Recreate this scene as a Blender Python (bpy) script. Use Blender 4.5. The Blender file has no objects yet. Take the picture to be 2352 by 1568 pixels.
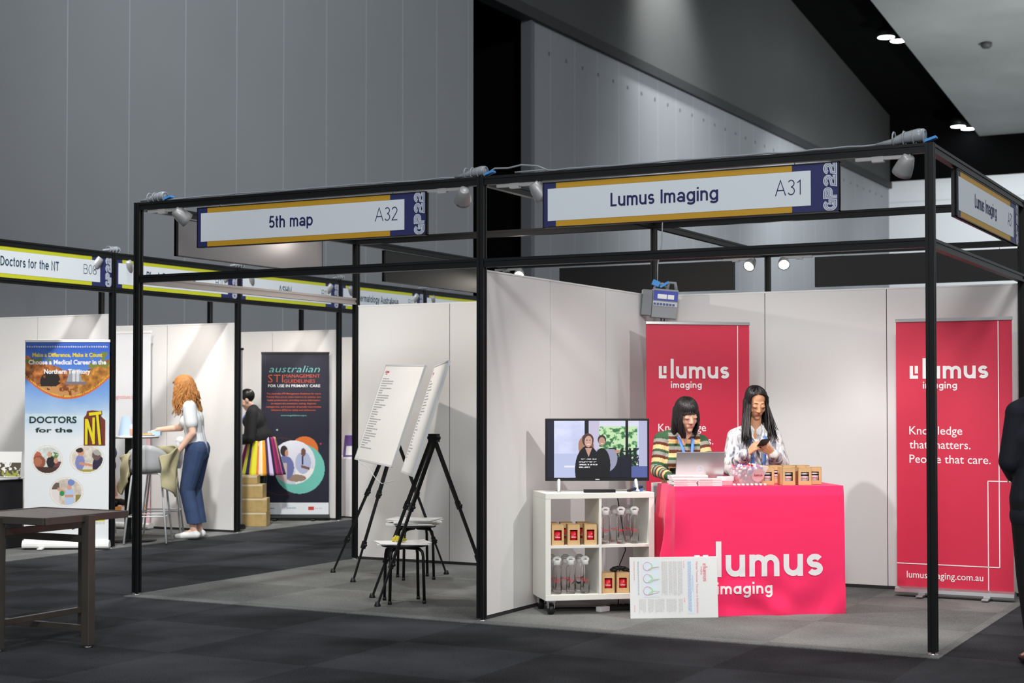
import bpy, bmesh, math, random
import numpy as np
from mathutils import Vector, Matrix, Euler, Quaternion

random.seed(7)
PI = math.pi
SC = bpy.context.scene
COL = SC.collection

# ------------------------------------------------------------------ camera
YAW = 0.48569            # heading of the camera about z
cam_data = bpy.data.cameras.new('camera')
cam = bpy.data.objects.new('camera', cam_data)
COL.objects.link(cam)
cam.location = (8.088, -9.202, 1.485)
cam.rotation_euler = (PI / 2 + 0.02416, 0, YAW)
cam_data.sensor_width = 36.0
cam_data.lens = 36.0 * 3584.4 / 2352.0
cam_data.shift_y = 47.0 / 2352.0
cam_data.clip_end = 200
cam_data.dof.use_dof = True
cam_data.dof.focus_distance = 10.9
cam_data.dof.aperture_fstop = 3.6
SC.camera = cam

# ------------------------------------------------------------------ view, world
SC.view_settings.view_transform = 'Standard'
SC.view_settings.look = 'None'
SC.view_settings.gamma = 1.0
SC.view_settings.use_curve_mapping = False
SC.view_settings.exposure = 0.0

world = bpy.data.worlds.new('world')
SC.world = world
world.use_nodes = True
world.node_tree.nodes['Background'].inputs[0].default_value = (0.93, 0.97, 1.0, 1)
world.node_tree.nodes['Background'].inputs[1].default_value = 0.55


def light(kind, name, loc, target, power, color=(1, 1, 1), size=0.05, spot=100, blend=0.6):
    d = bpy.data.lights.new(name, kind)
    d.energy = power
    d.color = color
    if kind == 'SPOT':
        d.spot_size = math.radians(spot)
        d.spot_blend = blend
        d.shadow_soft_size = size
    elif kind == 'AREA':
        d.size = size
    else:
        d.shadow_soft_size = size
    o = bpy.data.objects.new(name, d)
    COL.objects.link(o)
    o.location = loc
    v = Vector(target) - Vector(loc)
    o.rotation_euler = v.to_track_quat('-Z', 'Y').to_euler()
    return o


# high hall lamps above the aisles (out of the frame, in the roof)
for hx, hy, hp, hc_ in ((2.0, -9.0, 900, 110), (10.0, -9.0, 900, 110), (6.0, -2.5, 900, 110), (-1.2, -4.0, 1000, 56), (-1.2, 2.5, 1600, 56), (9.0, 3.5, 900, 110)):
    light('SPOT', 'hall_fill_lamp', (hx, hy, 11.5), (hx, hy, 0), hp, (0.97, 0.99, 1.0), 0.35, hc_, 0.8)
light('SPOT', 'hall_fill_lamp', (3.0, -4.5, 10.5), (-2.9, 3.9, 1.0), 6000, (1.0, 0.99, 0.97), 0.35, 30, 0.9)  # added spot without a seen source, brightens the left booths and standing woman
light('SPOT', 'hall_fill_lamp', (9.5, -14.0, 8.5), (3.4, 1.0, 1.9), 3300, (0.98, 0.99, 1.0), 0.9, 42, 0.7)  # added front fill from behind the camera, lifts the signs and counter
# wall washers of the far end wall and the upper side wall, tucked under the ceiling
light('SPOT', 'end_wall_washer', (-1.0, 40.0, 9.0), (-1.5, 48.0, 3.0), 1900, (0.97, 1.0, 1.0), 0.4, 120, 0.9)
light('SPOT', 'end_wall_washer', (5.0, 41.0, 8.6), (6.0, 48.0, 3.0), 2400, (0.97, 1.0, 1.0), 0.4, 120, 0.9)
light('SPOT', 'upper_wall_washer', (-4.3, 25.0, 14.4), (-6.4, 26.0, 11.0), 4800, (1, 1, 0.98), 0.5, 64, 1.0)
# unseen fill spots added to brighten the side wall, and one for the soffit
light('SPOT', 'side_wall_fill', (4.0, 4.0, 11.0), (-6.4, 14.0, 6.5), 3600, (0.97, 0.99, 1.0), 0.5, 110, 1.0)
light('SPOT', 'side_wall_fill', (5.0, 22.0, 9.0), (-6.4, 33.0, 5.0), 4800, (0.96, 0.98, 1.0), 0.5, 95, 1.0)
light('SPOT', 'soffit_fill', (8.0, 30.0, 3.0), (2.0, 37.0, 12.0), 6500, (0.98, 1.0, 0.99), 0.4, 85, 1.0)
light('SPOT', 'side_wall_washer', (-2.0, 34.0, 9.5), (-6.4, 37.0, 4.5), 1500, (0.95, 0.98, 1.0), 0.4, 110, 0.9)

# ------------------------------------------------------------------ materials


def lin(c):
    c = c / 255.0
    return c / 12.92 if c <= 0.04045 else ((c + 0.055) / 1.055) ** 2.4


def rgb(r, g, b):
    return (lin(r), lin(g), lin(b), 1.0)


MATS = {}


def mat(name, col, rough=0.5, metal=0.0, emit=None, emit_s=1.0, trans=0.0, ior=1.45, bump=0.0, bscale=200.0,
        var=0.0, vscale=30.0, spec=0.5, alpha=1.0, sheen=0.0):
    if name in MATS:
        return MATS[name]
    m = bpy.data.materials.new(name)
    m.use_nodes = True
    nt = m.node_tree
    b = nt.nodes['Principled BSDF']
    b.inputs['Base Color'].default_value = col
    b.inputs['Roughness'].default_value = rough
    b.inputs['Metallic'].default_value = metal
    b.inputs['IOR'].default_value = ior
    b.inputs['Transmission Weight'].default_value = trans
    b.inputs['Specular IOR Level'].default_value = spec
    b.inputs['Alpha'].default_value = alpha
    b.inputs['Sheen Weight'].default_value = sheen
    if emit is not None:
        b.inputs['Emission Color'].default_value = emit
        b.inputs['Emission Strength'].default_value = emit_s
    if bump or var:
        tc = nt.nodes.new('ShaderNodeTexCoord')
        if bump:
            n = nt.nodes.new('ShaderNodeTexNoise')
            n.inputs['Scale'].default_value = bscale
            n.inputs['Detail'].default_value = 3
            nt.links.new(tc.outputs['Object'], n.inputs['Vector'])
            bp = nt.nodes.new('ShaderNodeBump')
            bp.inputs['Strength'].default_value = bump
            bp.inputs['Distance'].default_value = 0.01
            nt.links.new(n.outputs['Fac'], bp.inputs['Height'])
            nt.links.new(bp.outputs['Normal'], b.inputs['Normal'])
        if var:
            n2 = nt.nodes.new('ShaderNodeTexNoise')
            n2.inputs['Scale'].default_value = vscale
            n2.inputs['Detail'].default_value = 4
            nt.links.new(tc.outputs['Object'], n2.inputs['Vector'])
            r = nt.nodes.new('ShaderNodeMapRange')
            r.inputs[1].default_value = 0.3
            r.inputs[2].default_value = 0.7
            r.inputs[3].default_value = 1 - var
            r.inputs[4].default_value = 1 + var
            nt.links.new(n2.outputs['Fac'], r.inputs[0])
            mx = nt.nodes.new('ShaderNodeMix')
            mx.data_type = 'RGBA'
            mx.blend_type = 'MULTIPLY'
            mx.inputs[0].default_value = 1.0
            mx.inputs[6].default_value = col
            nt.links.new(r.outputs[0], mx.inputs[7])
            nt.links.new(mx.outputs[2], b.inputs['Base Color'])
    MATS[name] = m
    return m


def attr_mat(name, rough=0.6, emit=0.0, bump=0.0, bscale=300.0):
    """colour comes from the printed artwork stored on the faces"""
    if name in MATS:
        return MATS[name]
    m = bpy.data.materials.new(name)
    m.use_nodes = True
    nt = m.node_tree
    b = nt.nodes['Principled BSDF']
    a = nt.nodes.new('ShaderNodeVertexColor')
    a.layer_name = 'Col'
    b.inputs['Roughness'].default_value = rough
    if emit:
        b.inputs['Base Color'].default_value = (0.01, 0.01, 0.01, 1)
        nt.links.new(a.outputs['Color'], b.inputs['Emission Color'])
        b.inputs['Emission Strength'].default_value = emit
    else:
        nt.links.new(a.outputs['Color'], b.inputs['Base Color'])
    if bump:
        tc = nt.nodes.new('ShaderNodeTexCoord')
        n = nt.nodes.new('ShaderNodeTexNoise')
        n.inputs['Scale'].default_value = bscale
        nt.links.new(tc.outputs['Object'], n.inputs['Vector'])
        bp = nt.nodes.new('ShaderNodeBump')
        bp.inputs['Strength'].default_value = bump
        bp.inputs['Distance'].default_value = 0.01
        nt.links.new(n.outputs['Fac'], bp.inputs['Height'])
        nt.links.new(bp.outputs['Normal'], b.inputs['Normal'])
    MATS[name] = m
    return m


M_BLACK = mat('black_aluminium', rgb(16, 17, 18), 0.45, 0.0, spec=.35)
M_BLACKP = mat('black_plastic', rgb(18, 18, 20), 0.45)
M_WPANEL = mat('white_panel', rgb(225, 223, 221), 0.55, bump=0.05, bscale=8)
M_SEAM = mat('dark_seam', rgb(40, 40, 42), 0.7)
M_SILVER = mat('silver_aluminium', rgb(190, 190, 192), 0.3, 0.9)
M_ALU_MATT = mat('matt_aluminium', rgb(178, 180, 184), 0.45, 0.35)
M_WHITE = mat('white_plastic', rgb(232, 232, 230), 0.4)
M_OFFW = mat('white_melamine', rgb(232, 231, 222), 0.4)
M_PAPER = mat('white_paper', rgb(240, 240, 238), 0.7)
M_NAVY = mat('navy_print', rgb(38, 44, 98), 0.5)
M_NAVYTXT = mat('navy_lettering', rgb(30, 36, 92), 0.6)
M_TEALTXT = mat('dark_teal_lettering', rgb(24, 62, 84), 0.6)
M_GOLD = mat('gold_print', rgb(200, 152, 38), 0.5)
M_LIME = mat('lime_print', rgb(205, 208, 40), 0.5)
M_SIGNW = mat('sign_white', rgb(224, 231, 238), 0.5)
M_GPW = mat('emblem_white', rgb(205, 212, 228), 0.5)
M_RED = mat('crimson_print', rgb(206, 42, 72), 0.5, bump=0.05, bscale=5)
M_PRINTW = mat('white_print', rgb(240, 236, 236), 0.6)
M_REDTXT = mat('red_lettering', rgb(205, 40, 55), 0.6)
M_KRAFT = mat('kraft_card', rgb(208, 172, 122), 0.75, var=0.06, vscale=40)
M_CARTON = mat('brown_cardboard', rgb(176, 150, 98), 0.8, var=0.12, vscale=12)
M_TAPE = mat('packing_tape', rgb(214, 200, 165), 0.25)
M_MUGRED = mat('red_mug', rgb(214, 24, 40), 0.35)
M_DARK = mat('dark_interior', rgb(30, 20, 16), 0.8)
M_GLASS = mat('clear_glass', (1, 1, 1, 1), 0.02, trans=1.0, ior=1.12)
M_ACRYL = mat('clear_acrylic', (1, 0.94, 0.95, 1), 0.12, alpha=0.28)
M_GREY = mat('grey_enclosure', rgb(140, 145, 148), 0.5)
M_BLUE = mat('lanyard_blue', rgb(92, 140, 222), 0.6)
M_TAPEBLUE = mat('blue_tape', rgb(70, 150, 225), 0.5)
M_WRAP = mat('grey_cable_wrap', rgb(150, 156, 162), 0.3)
M_LAMPGREY = mat('lamp_grey', rgb(172, 172, 172), 0.4, 0.3)
M_LENS = mat('lamp_glow', (1, 1, 1, 1), 0.5, emit=(1, 0.95, 0.86, 1), emit_s=14)
M_HALLGLOW = mat('hall_lamp_glow', (1, 1, 1, 1), 0.5, emit=(0.92, 1, 0.97, 1), emit_s=16)
M_LIGHTGREY = mat('light_grey_plastic', rgb(196, 198, 200), 0.45)
M_STEELW = mat('white_steel', rgb(210, 214, 216), 0.35)
M_BRONZE = mat('bronze_metal', rgb(112, 105, 98), 0.34, 0.75, var=0.08, vscale=6)
M_TABLETOP = mat('brown_grey_tabletop', rgb(122, 108, 100), 0.32, bump=0.1, bscale=150)

# ------------------------------------------------------------------ mesh kit


class MB:
    """collects shapes for one mesh"""

    def __init__(self):
        self.v = []
        self.f = []
        self.m = []
        self.s = []

    def add(self, vs, fs, mi=0, smooth=False, M=None):
        b = len(self.v)
        if M is not None:
            vs = [M @ Vector(p) for p in vs]
        self.v += [tuple(p) for p in vs]
        for f in fs:
            self.f.append(tuple(i + b for i in f))
            self.m.append(mi)
            self.s.append(smooth)
        return self

    def box(self, c, s, mi=0, M=None, rot=None):
        x, y, z = s[0] / 2, s[1] / 2, s[2] / 2
        vs = [Vector(p) for p in ((-x, -y, -z), (x, -y, -z), (x, y, -z), (-x, y, -z), (-x, -y, z), (x, -y, z), (x, y, z), (-x, y, z))]
        if rot is not None:
            R = Euler(rot).to_matrix()
            vs = [R @ p for p in vs]
        vs = [p + Vector(c) for p in vs]
        return self.add(vs, [(0, 3, 2, 1), (4, 5, 6, 7), (0, 1, 5, 4), (1, 2, 6, 5), (2, 3, 7, 6), (3, 0, 4, 7)], mi, False, M)

    def box2(self, a, b, mi=0, M=None):
        return self.box([(a[i] + b[i]) / 2 for i in range(3)], [abs(b[i] - a[i]) for i in range(3)], mi, M)

    def quad(self, p, mi=0, M=None):
        return self.add(p, [tuple(range(len(p)))], mi, False, M)

    def tube(self, path, r, seg=10, mi=0, M=None, cap=True, closed=False, flat=1.0):
        path = [Vector(p) for p in path]
        n = len(path)
        rr = r if isinstance(r, (list, tuple)) else [r] * n
        vs, fs = [], []
        prev = None
        for i in range(n):
            if closed:
                t = path[(i + 1) % n] - path[i - 1]
            else:
                t = path[min(i + 1, n - 1)] - path[max(i - 1, 0)]
            if t.length < 1e-9:
                t = Vector((0, 0, 1))
            t.normalize()
            if prev is None:
                a = Vector((0, 0, 1)) if abs(t.z) < 0.9 else Vector((1, 0, 0))
                u = t.cross(a).normalized()
            else:
                u = (prev - t * prev.dot(t))
                if u.length < 1e-6:
                    u = t.orthogonal()
                u.normalize()
            prev = u
            w = t.cross(u)
            for k in range(seg):
                a = 2 * PI * k / seg
                vs.append(path[i] + (u * math.cos(a) + w * math.sin(a) * flat) * rr[i])
        m = n if closed else n - 1
        for i in range(m):
            for k in range(seg):
                a, b = i * seg + k, i * seg + (k + 1) % seg
                c, d = ((i + 1) % n) * seg + (k + 1) % seg, ((i + 1) % n) * seg + k
                fs.append((a, b, c, d))
        if cap and not closed:
            fs.append(tuple(range(seg - 1, -1, -1)))
            fs.append(tuple(range((n - 1) * seg, n * seg)))
        return self.add(vs, fs, mi, True, M)

    def bar(self, a, b, w, h=None, mi=0, M=None, up=(0, 0, 1)):
        """square section bar from a to b"""
        h = h or w
        a, b = Vector(a), Vector(b)
        t = (b - a).normalized()
        u = Vector(up)
        if abs(t.dot(u)) > 0.95:
            u = Vector((0, 1, 0))
        s = t.cross(u).normalized()
        u = s.cross(t)
        vs = []
        for p in (a, b):
            for sx, sy in ((-1, -1), (1, -1), (1, 1), (-1, 1)):
                vs.append(p + s * sx * w / 2 + u * sy * h / 2)
        return self.add(vs, [(0, 1, 2, 3), (7, 6, 5, 4), (0, 4, 5, 1), (1, 5, 6, 2), (2, 6, 7, 3), (3, 7, 4, 0)], mi, False, M)

    def lathe(self, prof, seg=24, mi=0, M=None, c=(0, 0, 0), smooth=True):
        vs, fs = [], []
        n = len(prof)
        for r, z in prof:
            for k in range(seg):
                a = 2 * PI * k / seg
                vs.append((c[0] + r * math.cos(a), c[1] + r * math.sin(a), c[2] + z))
        for i in range(n - 1):
            for k in range(seg):
                a, b = i * seg + k, i * seg + (k + 1) % seg
                fs.append((a, b, b + seg, a + seg))
        if prof[0][0] > 1e-5:
            fs.append(tuple(range(seg - 1, -1, -1)))
        if prof[-1][0] > 1e-5:
            fs.append(tuple(range((n - 1) * seg, n * seg)))
        return self.add(vs, fs, mi, smooth, M)

    def ell(self, c, r, mi=0, M=None, seg=16, rings=10, R=None):
        vs, fs = [], []
        for i in range(rings + 1):
            t = PI * i / rings
            for k in range(seg):
                a = 2 * PI * k / seg
                p = Vector((r[0] * math.sin(t) * math.cos(a), r[1] * math.sin(t) * math.sin(a), r[2] * math.cos(t)))
                if R is not None:
                    p = R @ p
                vs.append(p + Vector(c))
        for i in range(rings):
            for k in range(seg):
                a, b = i * seg + k, i * seg + (k + 1) % seg
                fs.append((a, a + seg, b + seg, b))
        return self.add(vs, fs, mi, True, M)

    def cap(self, p0, p1, r0, r1, seg=14, mi=0):
        """tapered capsule"""
        p0, p1 = Vector(p0), Vector(p1)
        d = p1 - p0
        L = d.length
        t = d.normalized() if L > 1e-6 else Vector((0, 0, 1))
        path, rad = [], []
        for k in range(5):
            a = PI / 2 * k / 5
            path.append(p0 - t * r0 * math.cos(a))
            rad.append(max(r0 * math.sin(a), r0 * 0.05))
        path.append(p0)
        rad.append(r0)
        path.append(p1)
        rad.append(r1)
        for k in range(1, 6):
            a = PI / 2 * k / 5
            path.append(p1 + t * r1 * math.sin(a))
            rad.append(max(r1 * math.cos(a), r1 * 0.05))
        return self.tube(path, rad, seg, mi)

    def prism(self, poly, y0, y1, mi=0, M=None):
        """polygon in local xz, extruded in y"""
        n = len(poly)
        vs = [(p[0], y0, p[1]) for p in poly] + [(p[0], y1, p[1]) for p in poly]
        fs = [tuple(range(n)), tuple(range(2 * n - 1, n - 1, -1))]
        for i in range(n):
            j = (i + 1) % n
            fs.append((j, i, i + n, j + n))
        return self.add(vs, fs, mi, False, M)

    def disc(self, cx, cz, r, y, mi=0, seg=32, rz=None):
        rz = rz or r
        vs = [(cx + r * math.cos(2 * PI * k / seg), y, cz + rz * math.sin(2 * PI * k / seg)) for k in range(seg)]
        return self.add(vs, [tuple(range(seg))], mi)

    def build(self, name, mats, parent=None, loc=None, rot=None, bevel=0.0, bseg=2, fix=True):
        me = bpy.data.meshes.new(name)
        me.from_pydata(self.v, [], self.f)
        if not isinstance(mats, (list, tuple)):
            mats = [mats]
        for m in mats:
            me.materials.append(m)
        me.polygons.foreach_set('material_index', self.m)
        me.polygons.foreach_set('use_smooth', self.s)
        if fix:
            bm = bmesh.new()
            bm.from_mesh(me)
            bmesh.ops.recalc_face_normals(bm, faces=bm.faces)
            bm.to_mesh(me)
            bm.free()
        me.update()
        o = bpy.data.objects.new(name, me)
        COL.objects.link(o)
        if parent:
            o.parent = parent
        if loc is not None:
            o.location = loc
        if rot is not None:
            o.rotation_euler = rot
        if bevel:
            bv = o.modifiers.new('bevel', 'BEVEL')
            bv.width = bevel
            bv.segments = bseg
            bv.limit_method = 'ANGLE'
        return o


def tag(o, label=None, cat=None, group=None, kind=None):
    if label:
        o['label'] = label
    if cat:
        o['category'] = cat
    if group:
        o['group'] = group
    if kind:
        o['kind'] = kind
    return o


def thing(name, label, cat, loc=(0, 0, 0), rz=0.0, group=None):
    o = bpy.data.objects.new(name, None)
    o.empty_display_size = 0.1
    COL.objects.link(o)
    o.location = loc
    o.rotation_euler = (0, 0, rz)
    return tag(o, label, cat, group)


def struct(name, mb, m, **k):
    return tag(mb.build(name, m, **k), kind='structure')


def copy_tree(o, parent=None):
    c = o.copy()
    COL.objects.link(c)
    c.parent = parent
    for ch in list(o.children):
        copy_tree(ch, c)
    return c


def dup(o, loc, rz=None, label=None, group=None):
    c = copy_tree(o)
    c.location = loc
    if rz is not None:
        c.rotation_euler = (0, 0, rz)
    if label:
        c['label'] = label
    if group:
        c['group'] = group
    return c


# ------------------------------------------------------------------ lettering
def text_geo(s, bold=0.0, res=3):
    cu = bpy.data.curves.new('lettering', 'FONT')
    cu.body = s
    cu.size = 1.0
    cu.resolution_u = res
    cu.offset = bold
    o = bpy.data.objects.new('lettering', cu)
    COL.objects.link(o)
    bpy.context.view_layer.update()
    dg = bpy.context.evaluated_depsgraph_get()
    me = bpy.data.meshes.new_from_object(o.evaluated_get(dg))
    vs = [tuple(v.co) for v in me.vertices]
    fs = [tuple(p.vertices) for p in me.polygons]
    bpy.data.objects.remove(o)
    bpy.data.curves.remove(cu)
    bpy.data.meshes.remove(me)
    return vs, fs


def add_text(mb, s, x, z, h, w=None, y=0.0, bold=0.0, mi=0, align='L', italic=0.0, M=None, rot=0.0, fmap=None, res=3):
    """lettering in the local xz plane; z is the baseline, h the height of a capital, w the full width"""
    vs, fs = text_geo(s, bold, res)
    if not vs:
        return
    x0 = min(v[0] for v in vs)
    x1 = max(v[0] for v in vs)
    sc = h / 0.7
    sx = w / (x1 - x0) if w else sc
    wid = (x1 - x0) * sx
    ox = {'L': 0, 'C': -wid / 2, 'R': -wid}[align]
    cr, sr = math.cos(rot), math.sin(rot)
    out = []
    for v in vs:
        a = (v[0] - x0) * sx + ox + italic * v[1] * sc
        b = v[1] * sc
        px, pz = x + a * cr - b * sr, z + a * sr + b * cr
        if fmap:
            out.append(fmap(px, pz))
        else:
            out.append((px, y, pz))
    mb.add(out, fs, mi, False, M)


def arc(cx, cz, r, a0, a1, n=12, rz=None):
    rz = rz or r
    return [(cx + r * math.cos(math.radians(a0 + (a1 - a0) * i / n)), cz + rz * math.sin(math.radians(a0 + (a1 - a0) * i / n))) for i in range(n + 1)]


# rounded sans glyphs as centre lines, x-height 1, pen width PEN
PEN = 0.26


def glyph(c):
    h = PEN / 2
    R = 0.5 - h
    if c == 'l':
        return [[(h, 0), (h, 1.62)]], PEN
    if c == 'i':
        return [[(h, 0), (h, 1.0)], [(h, 1.2), (h, 1.47)]], PEN
    if c == 'u':
        W = 0.92
        r = (W - PEN) / 2
        return [[(h, 1.0)] + arc(h + r, h + r, r, 180, 360) + [(W - h, 1.0)], [(W - h, 0), (W - h, 1.0)]], W
    if c == 'n':
        W = 0.92
        r = (W - PEN) / 2
        return [[(h, 0), (h, 1.0)], [(h, 0.5)] + arc(h + r, 1 - h - r, r, 180, 0) + [(W - h, 0)]], W
    if c == 'm':
        r = 0.29
        p = [[(h, 0), (h, 1.0)]]
        for k in (0, 1):
            x = h + r + 2 * r * k
            p.append([(x - r, 0.4)] + arc(x, 1 - h - r, r, 180, 0) + [(x + r, 0)])
        return p, PEN + 4 * r
    if c == 's':
        r = 0.245 * 0.76
        a = arc(0.37, 1 - h - r, 0.25, 25, 270, 14, r)
        b = arc(0.37, h + r, 0.25, 90, -155, 14, r)
        return [a + b[1:]], 0.75
    if c == 'a':
        return [arc(h + R, 0.5, R, 0, 360, 24), [(h + 2 * R, 0), (h + 2 * R, 1)]], 1.0
    if c == 'g':
        x = h + 2 * R
        return [arc(h + R, 0.5, R, 0, 360, 24), [(x, 1), (x, 0.0)] + arc(h + R, 0.0, R, 0, -150, 12, 0.34)], 1.0
    return [], 0.5


RIB = [0]


def ribbon(mb, path, w, fmap, mi=0, off=0.0, closed=False):
    n = len(path)
    L, Rr = [], []
    for i in range(n):
        p = Vector(path[i])
        a = Vector(path[i - 1]) if i > 0 else (Vector(path[n - 2]) if closed else None)
        b = Vector(path[i + 1]) if i < n - 1 else (Vector(path[1]) if closed else None)
        d1 = (p - a).normalized() if a is not None and (p - a).length > 1e-9 else None
        d2 = (b - p).normalized() if b is not None and (b - p).length > 1e-9 else None
        d1 = d1 or d2
        d2 = d2 or d1
        t = (d1 + d2)
        t = t.normalized() if t.length > 1e-6 else d1
        nn = Vector((-t.y, t.x))
        k = 1.0 / max(0.45, nn.dot(Vector((-d1.y, d1.x))))
        L.append(p + nn * (off + w / 2) * k)
        Rr.append(p + nn * (off - w / 2) * k)
    RIB[0] = (RIB[0] + 1) % 6
    dy = RIB[0] * 0.0003
    vs = [fmap(q[0], q[1]) for q in L] + [fmap(q[0], q[1]) for q in Rr]
    vs = [(q[0], q[1] - dy, q[2]) for q in vs]
    fs = [(i, i + 1, n + i + 1, n + i) for i in range(n - 1)]
    mb.add(vs, fs, mi, False)


def dense(path, step):
    out = [path[0]]
    for a, b in zip(path, path[1:]):
        L = math.hypot(b[0] - a[0], b[1] - a[1])
        k = max(1, int(L / step))
        for i in range(1, k + 1):
            out.append((a[0] + (b[0] - a[0]) * i / k, a[1] + (b[1] - a[1]) * i / k))
    return out


def rounded_word(mb, s, x, z, xh, fmap, mi=0, gap=0.2, step=None, wide=1.0):
    for c in s:
        paths, adv = glyph(c)
        for p in paths:
            q = [(x + a * xh * wide, z + b * xh) for a, b in p]
            if step:
                q = dense(q, step)
            cl = math.hypot(q[0][0] - q[-1][0], q[0][1] - q[-1][1]) < 1e-6
            ribbon(mb, q, PEN * xh, fmap, mi, closed=cl)
        x += (adv + gap) * xh * wide
    return x


def word_len(s, xh, gap=0.2, wide=1.0):
    return (sum(glyph(c)[1] + gap for c in s) - gap) * xh * wide


def sans(ch, pen):
    h = pen / 2
    X = 0.74
    R = 0.24
    ry = X / 2 - h
    cx = h + R
    o = arc(cx, X / 2, R, 0, 360, 20, ry)
    stem = lambda x, a=0.0, b=X: [(x, a), (x, b)]
    xr = h + 2 * R
    P = {
        'o': ([o], xr + h), 'c': ([arc(cx, X / 2, R, 42, 318, 16, ry)], xr),
        'e': ([[(h, X / 2 + .01), (xr, X / 2 + .01)] + arc(cx, X / 2, R, 2, 318, 18, ry)[0:]], xr + h),
        'd': ([o, stem(xr, 0, 1)], xr + h), 'b': ([o, stem(h, 0, 1)], xr + h), 'p': ([o, stem(h, -.22, X)], xr + h),
        'g': ([o, [(xr, X), (xr, 0)] + arc(cx, 0.0, R, 0, -160, 10, .22 - h)], xr + h),
        'a': ([arc(cx, X - .22 - h, R * .9, 160, 0, 10, .22) + [(cx + R * .9, 0)], arc(cx - .02, .22, R * .9, 0, 360, 16, .22 - h)], xr + h * .6),
        'h': ([stem(h, 0, 1), [(h, .40)] + arc(h + .2, X - h - .2, .2, 180, 0, 10) + [(h + .4, 0)]], .4 + pen),
        'n': ([stem(h), [(h, .40)] + arc(h + .2, X - h - .2, .2, 180, 0, 10) + [(h + .4, 0)]], .4 + pen),
        'u': ([stem(h + .4), [(h, X)] + arc(h + .2, h + .2, .2, 180, 360, 10) + [(h + .4, X)]], .4 + pen),
        'm': ([stem(h), [(h, .40)] + arc(h + .17, X - h - .17, .17, 180, 0, 10) + [(h + .34, 0)], [(h + .34, .40)] + arc(h + .51, X - h - .17, .17, 180, 0, 10) + [(h + .68, 0)]], .68 + pen),
        'r': ([stem(h), [(h, .36)] + arc(h + .2, X - h - .2, .2, 180, 75, 8)], .30 + h),
        'l': ([stem(h, 0, 1)], pen), 'i': ([stem(h), stem(h, .87, 1.0)], pen),
        't': ([[(.13, .95), (.13, .16)] + arc(.25, .15, .12, 180, 275, 6, .15 - h), [(0, X - h), (.3, X - h)]], .3),
        'f': ([[(.12, 0), (.12, .82)] + arc(.25, .85, .13, 180, 85, 6, .15 - h), [(0, X - h), (.28, X - h)]], .28),
        'k': ([stem(h, 0, 1), [(.42, X), (h, .27)], [(.17, .40), (.46, 0)]], .46), 'y': ([[(h, X), (.27, .02)], [(.50, X), (.24, -.1), (.08, -.2)]], .54),
        's': ([arc(.24, X - h - .155, .17, 28, 270, 12, .155) + arc(.24, h + .155, .17, 90, -152, 12, .155)[1:]], .46),
        'A': ([[(.02, 0), (.36, 1), (.70, 0)], [(.14, .34), (.58, .34)]], .72), 'B': ([[(.32, .53), (h, .53), (h, 1 - h), (.32, 1 - h)] + arc(.34, .76, .19, 90, -90, 8, .24 - h), [(.34, .53)] + arc(.36, .28, .21, 90, -90, 8, .28 - h) + [(h, h), (h, .53)]], .62),
        'D': ([[(h, h), (h, 1 - h), (.26, 1 - h)] + arc(.28, .5, .34, 90, -90, 14, .5 - h) + [(h, h)]], .68), 'I': ([stem(h, 0, 1)], pen), 'L': ([[(h, 1), (h, h), (.48, h)]], .48),
        'M': ([[(h, 0), (h, 1), (.38, .12), (.76 - h, 1), (.76 - h, 0)]], .76), 'N': ([[(h, 0), (h, .98), (.66 - h, .02), (.66 - h, 1)]], .66),
        'S': ([arc(.31, .74, .22, 20, 270, 12, .26 - h) + arc(.31, .26, .24, 90, -160, 12, .28 - h)[1:]], .60), 'T': ([[(.29, 0), (.29, 1 - h)], [(0, 1 - h), (.58, 1 - h)]], .58), 'H': ([stem(h, 0, 1), stem(.64 - h, 0, 1), [(h, .52), (.64 - h, .52)]], .64),
        '0': ([arc(.27, .5, .24, 0, 360, 22, .5 - h)], .54), '1': ([[(.05, .78), (.24, .93), (.24, 0)]], .36), '2': ([arc(.27, .74, .22, 165, -30, 10, .26 - h) + [(.05, h), (.52, h)]], .54),
        '3': ([arc(.25, .755, .2, 150, -90, 10, .245 - h), arc(.25, .27, .22, 90, -155, 12, .27 - h)], .52), '5': ([[(.46, 1 - h), (.14, 1 - h), (.09, .5)] + arc(.26, .32, .22, 130, -150, 14, .32 - h)], .52),
        '8': ([arc(.27, .75, .19, 0, 360, 18, .25 - h), arc(.27, .27, .23, 0, 360, 18, .27 - h)], .54),
    }
    return P.get(ch, ([], .26))


def add_sans(mb, s, x, z, h, w=None, pen=.15, y=0.0, mi=0, align='L', gap=.11):
    L = sum(sans(c, pen)[1] + gap for c in s) - gap
    sx = w / L if w else h
    x += {'L': 0, 'C': -L * sx / 2, 'R': -L * sx}[align]
    for c in s:
        ps, adv = sans(c, pen)
        for p in ps:
            cl = math.hypot(p[0][0] - p[-1][0], p[0][1] - p[-1][1]) < 1e-6
            ribbon(mb, [(a, b) for a, b in p], pen, (lambda a, b, x=x: (x + a * sx, y, z + b * h)), mi, closed=cl)
        x += (adv + gap) * sx


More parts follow.
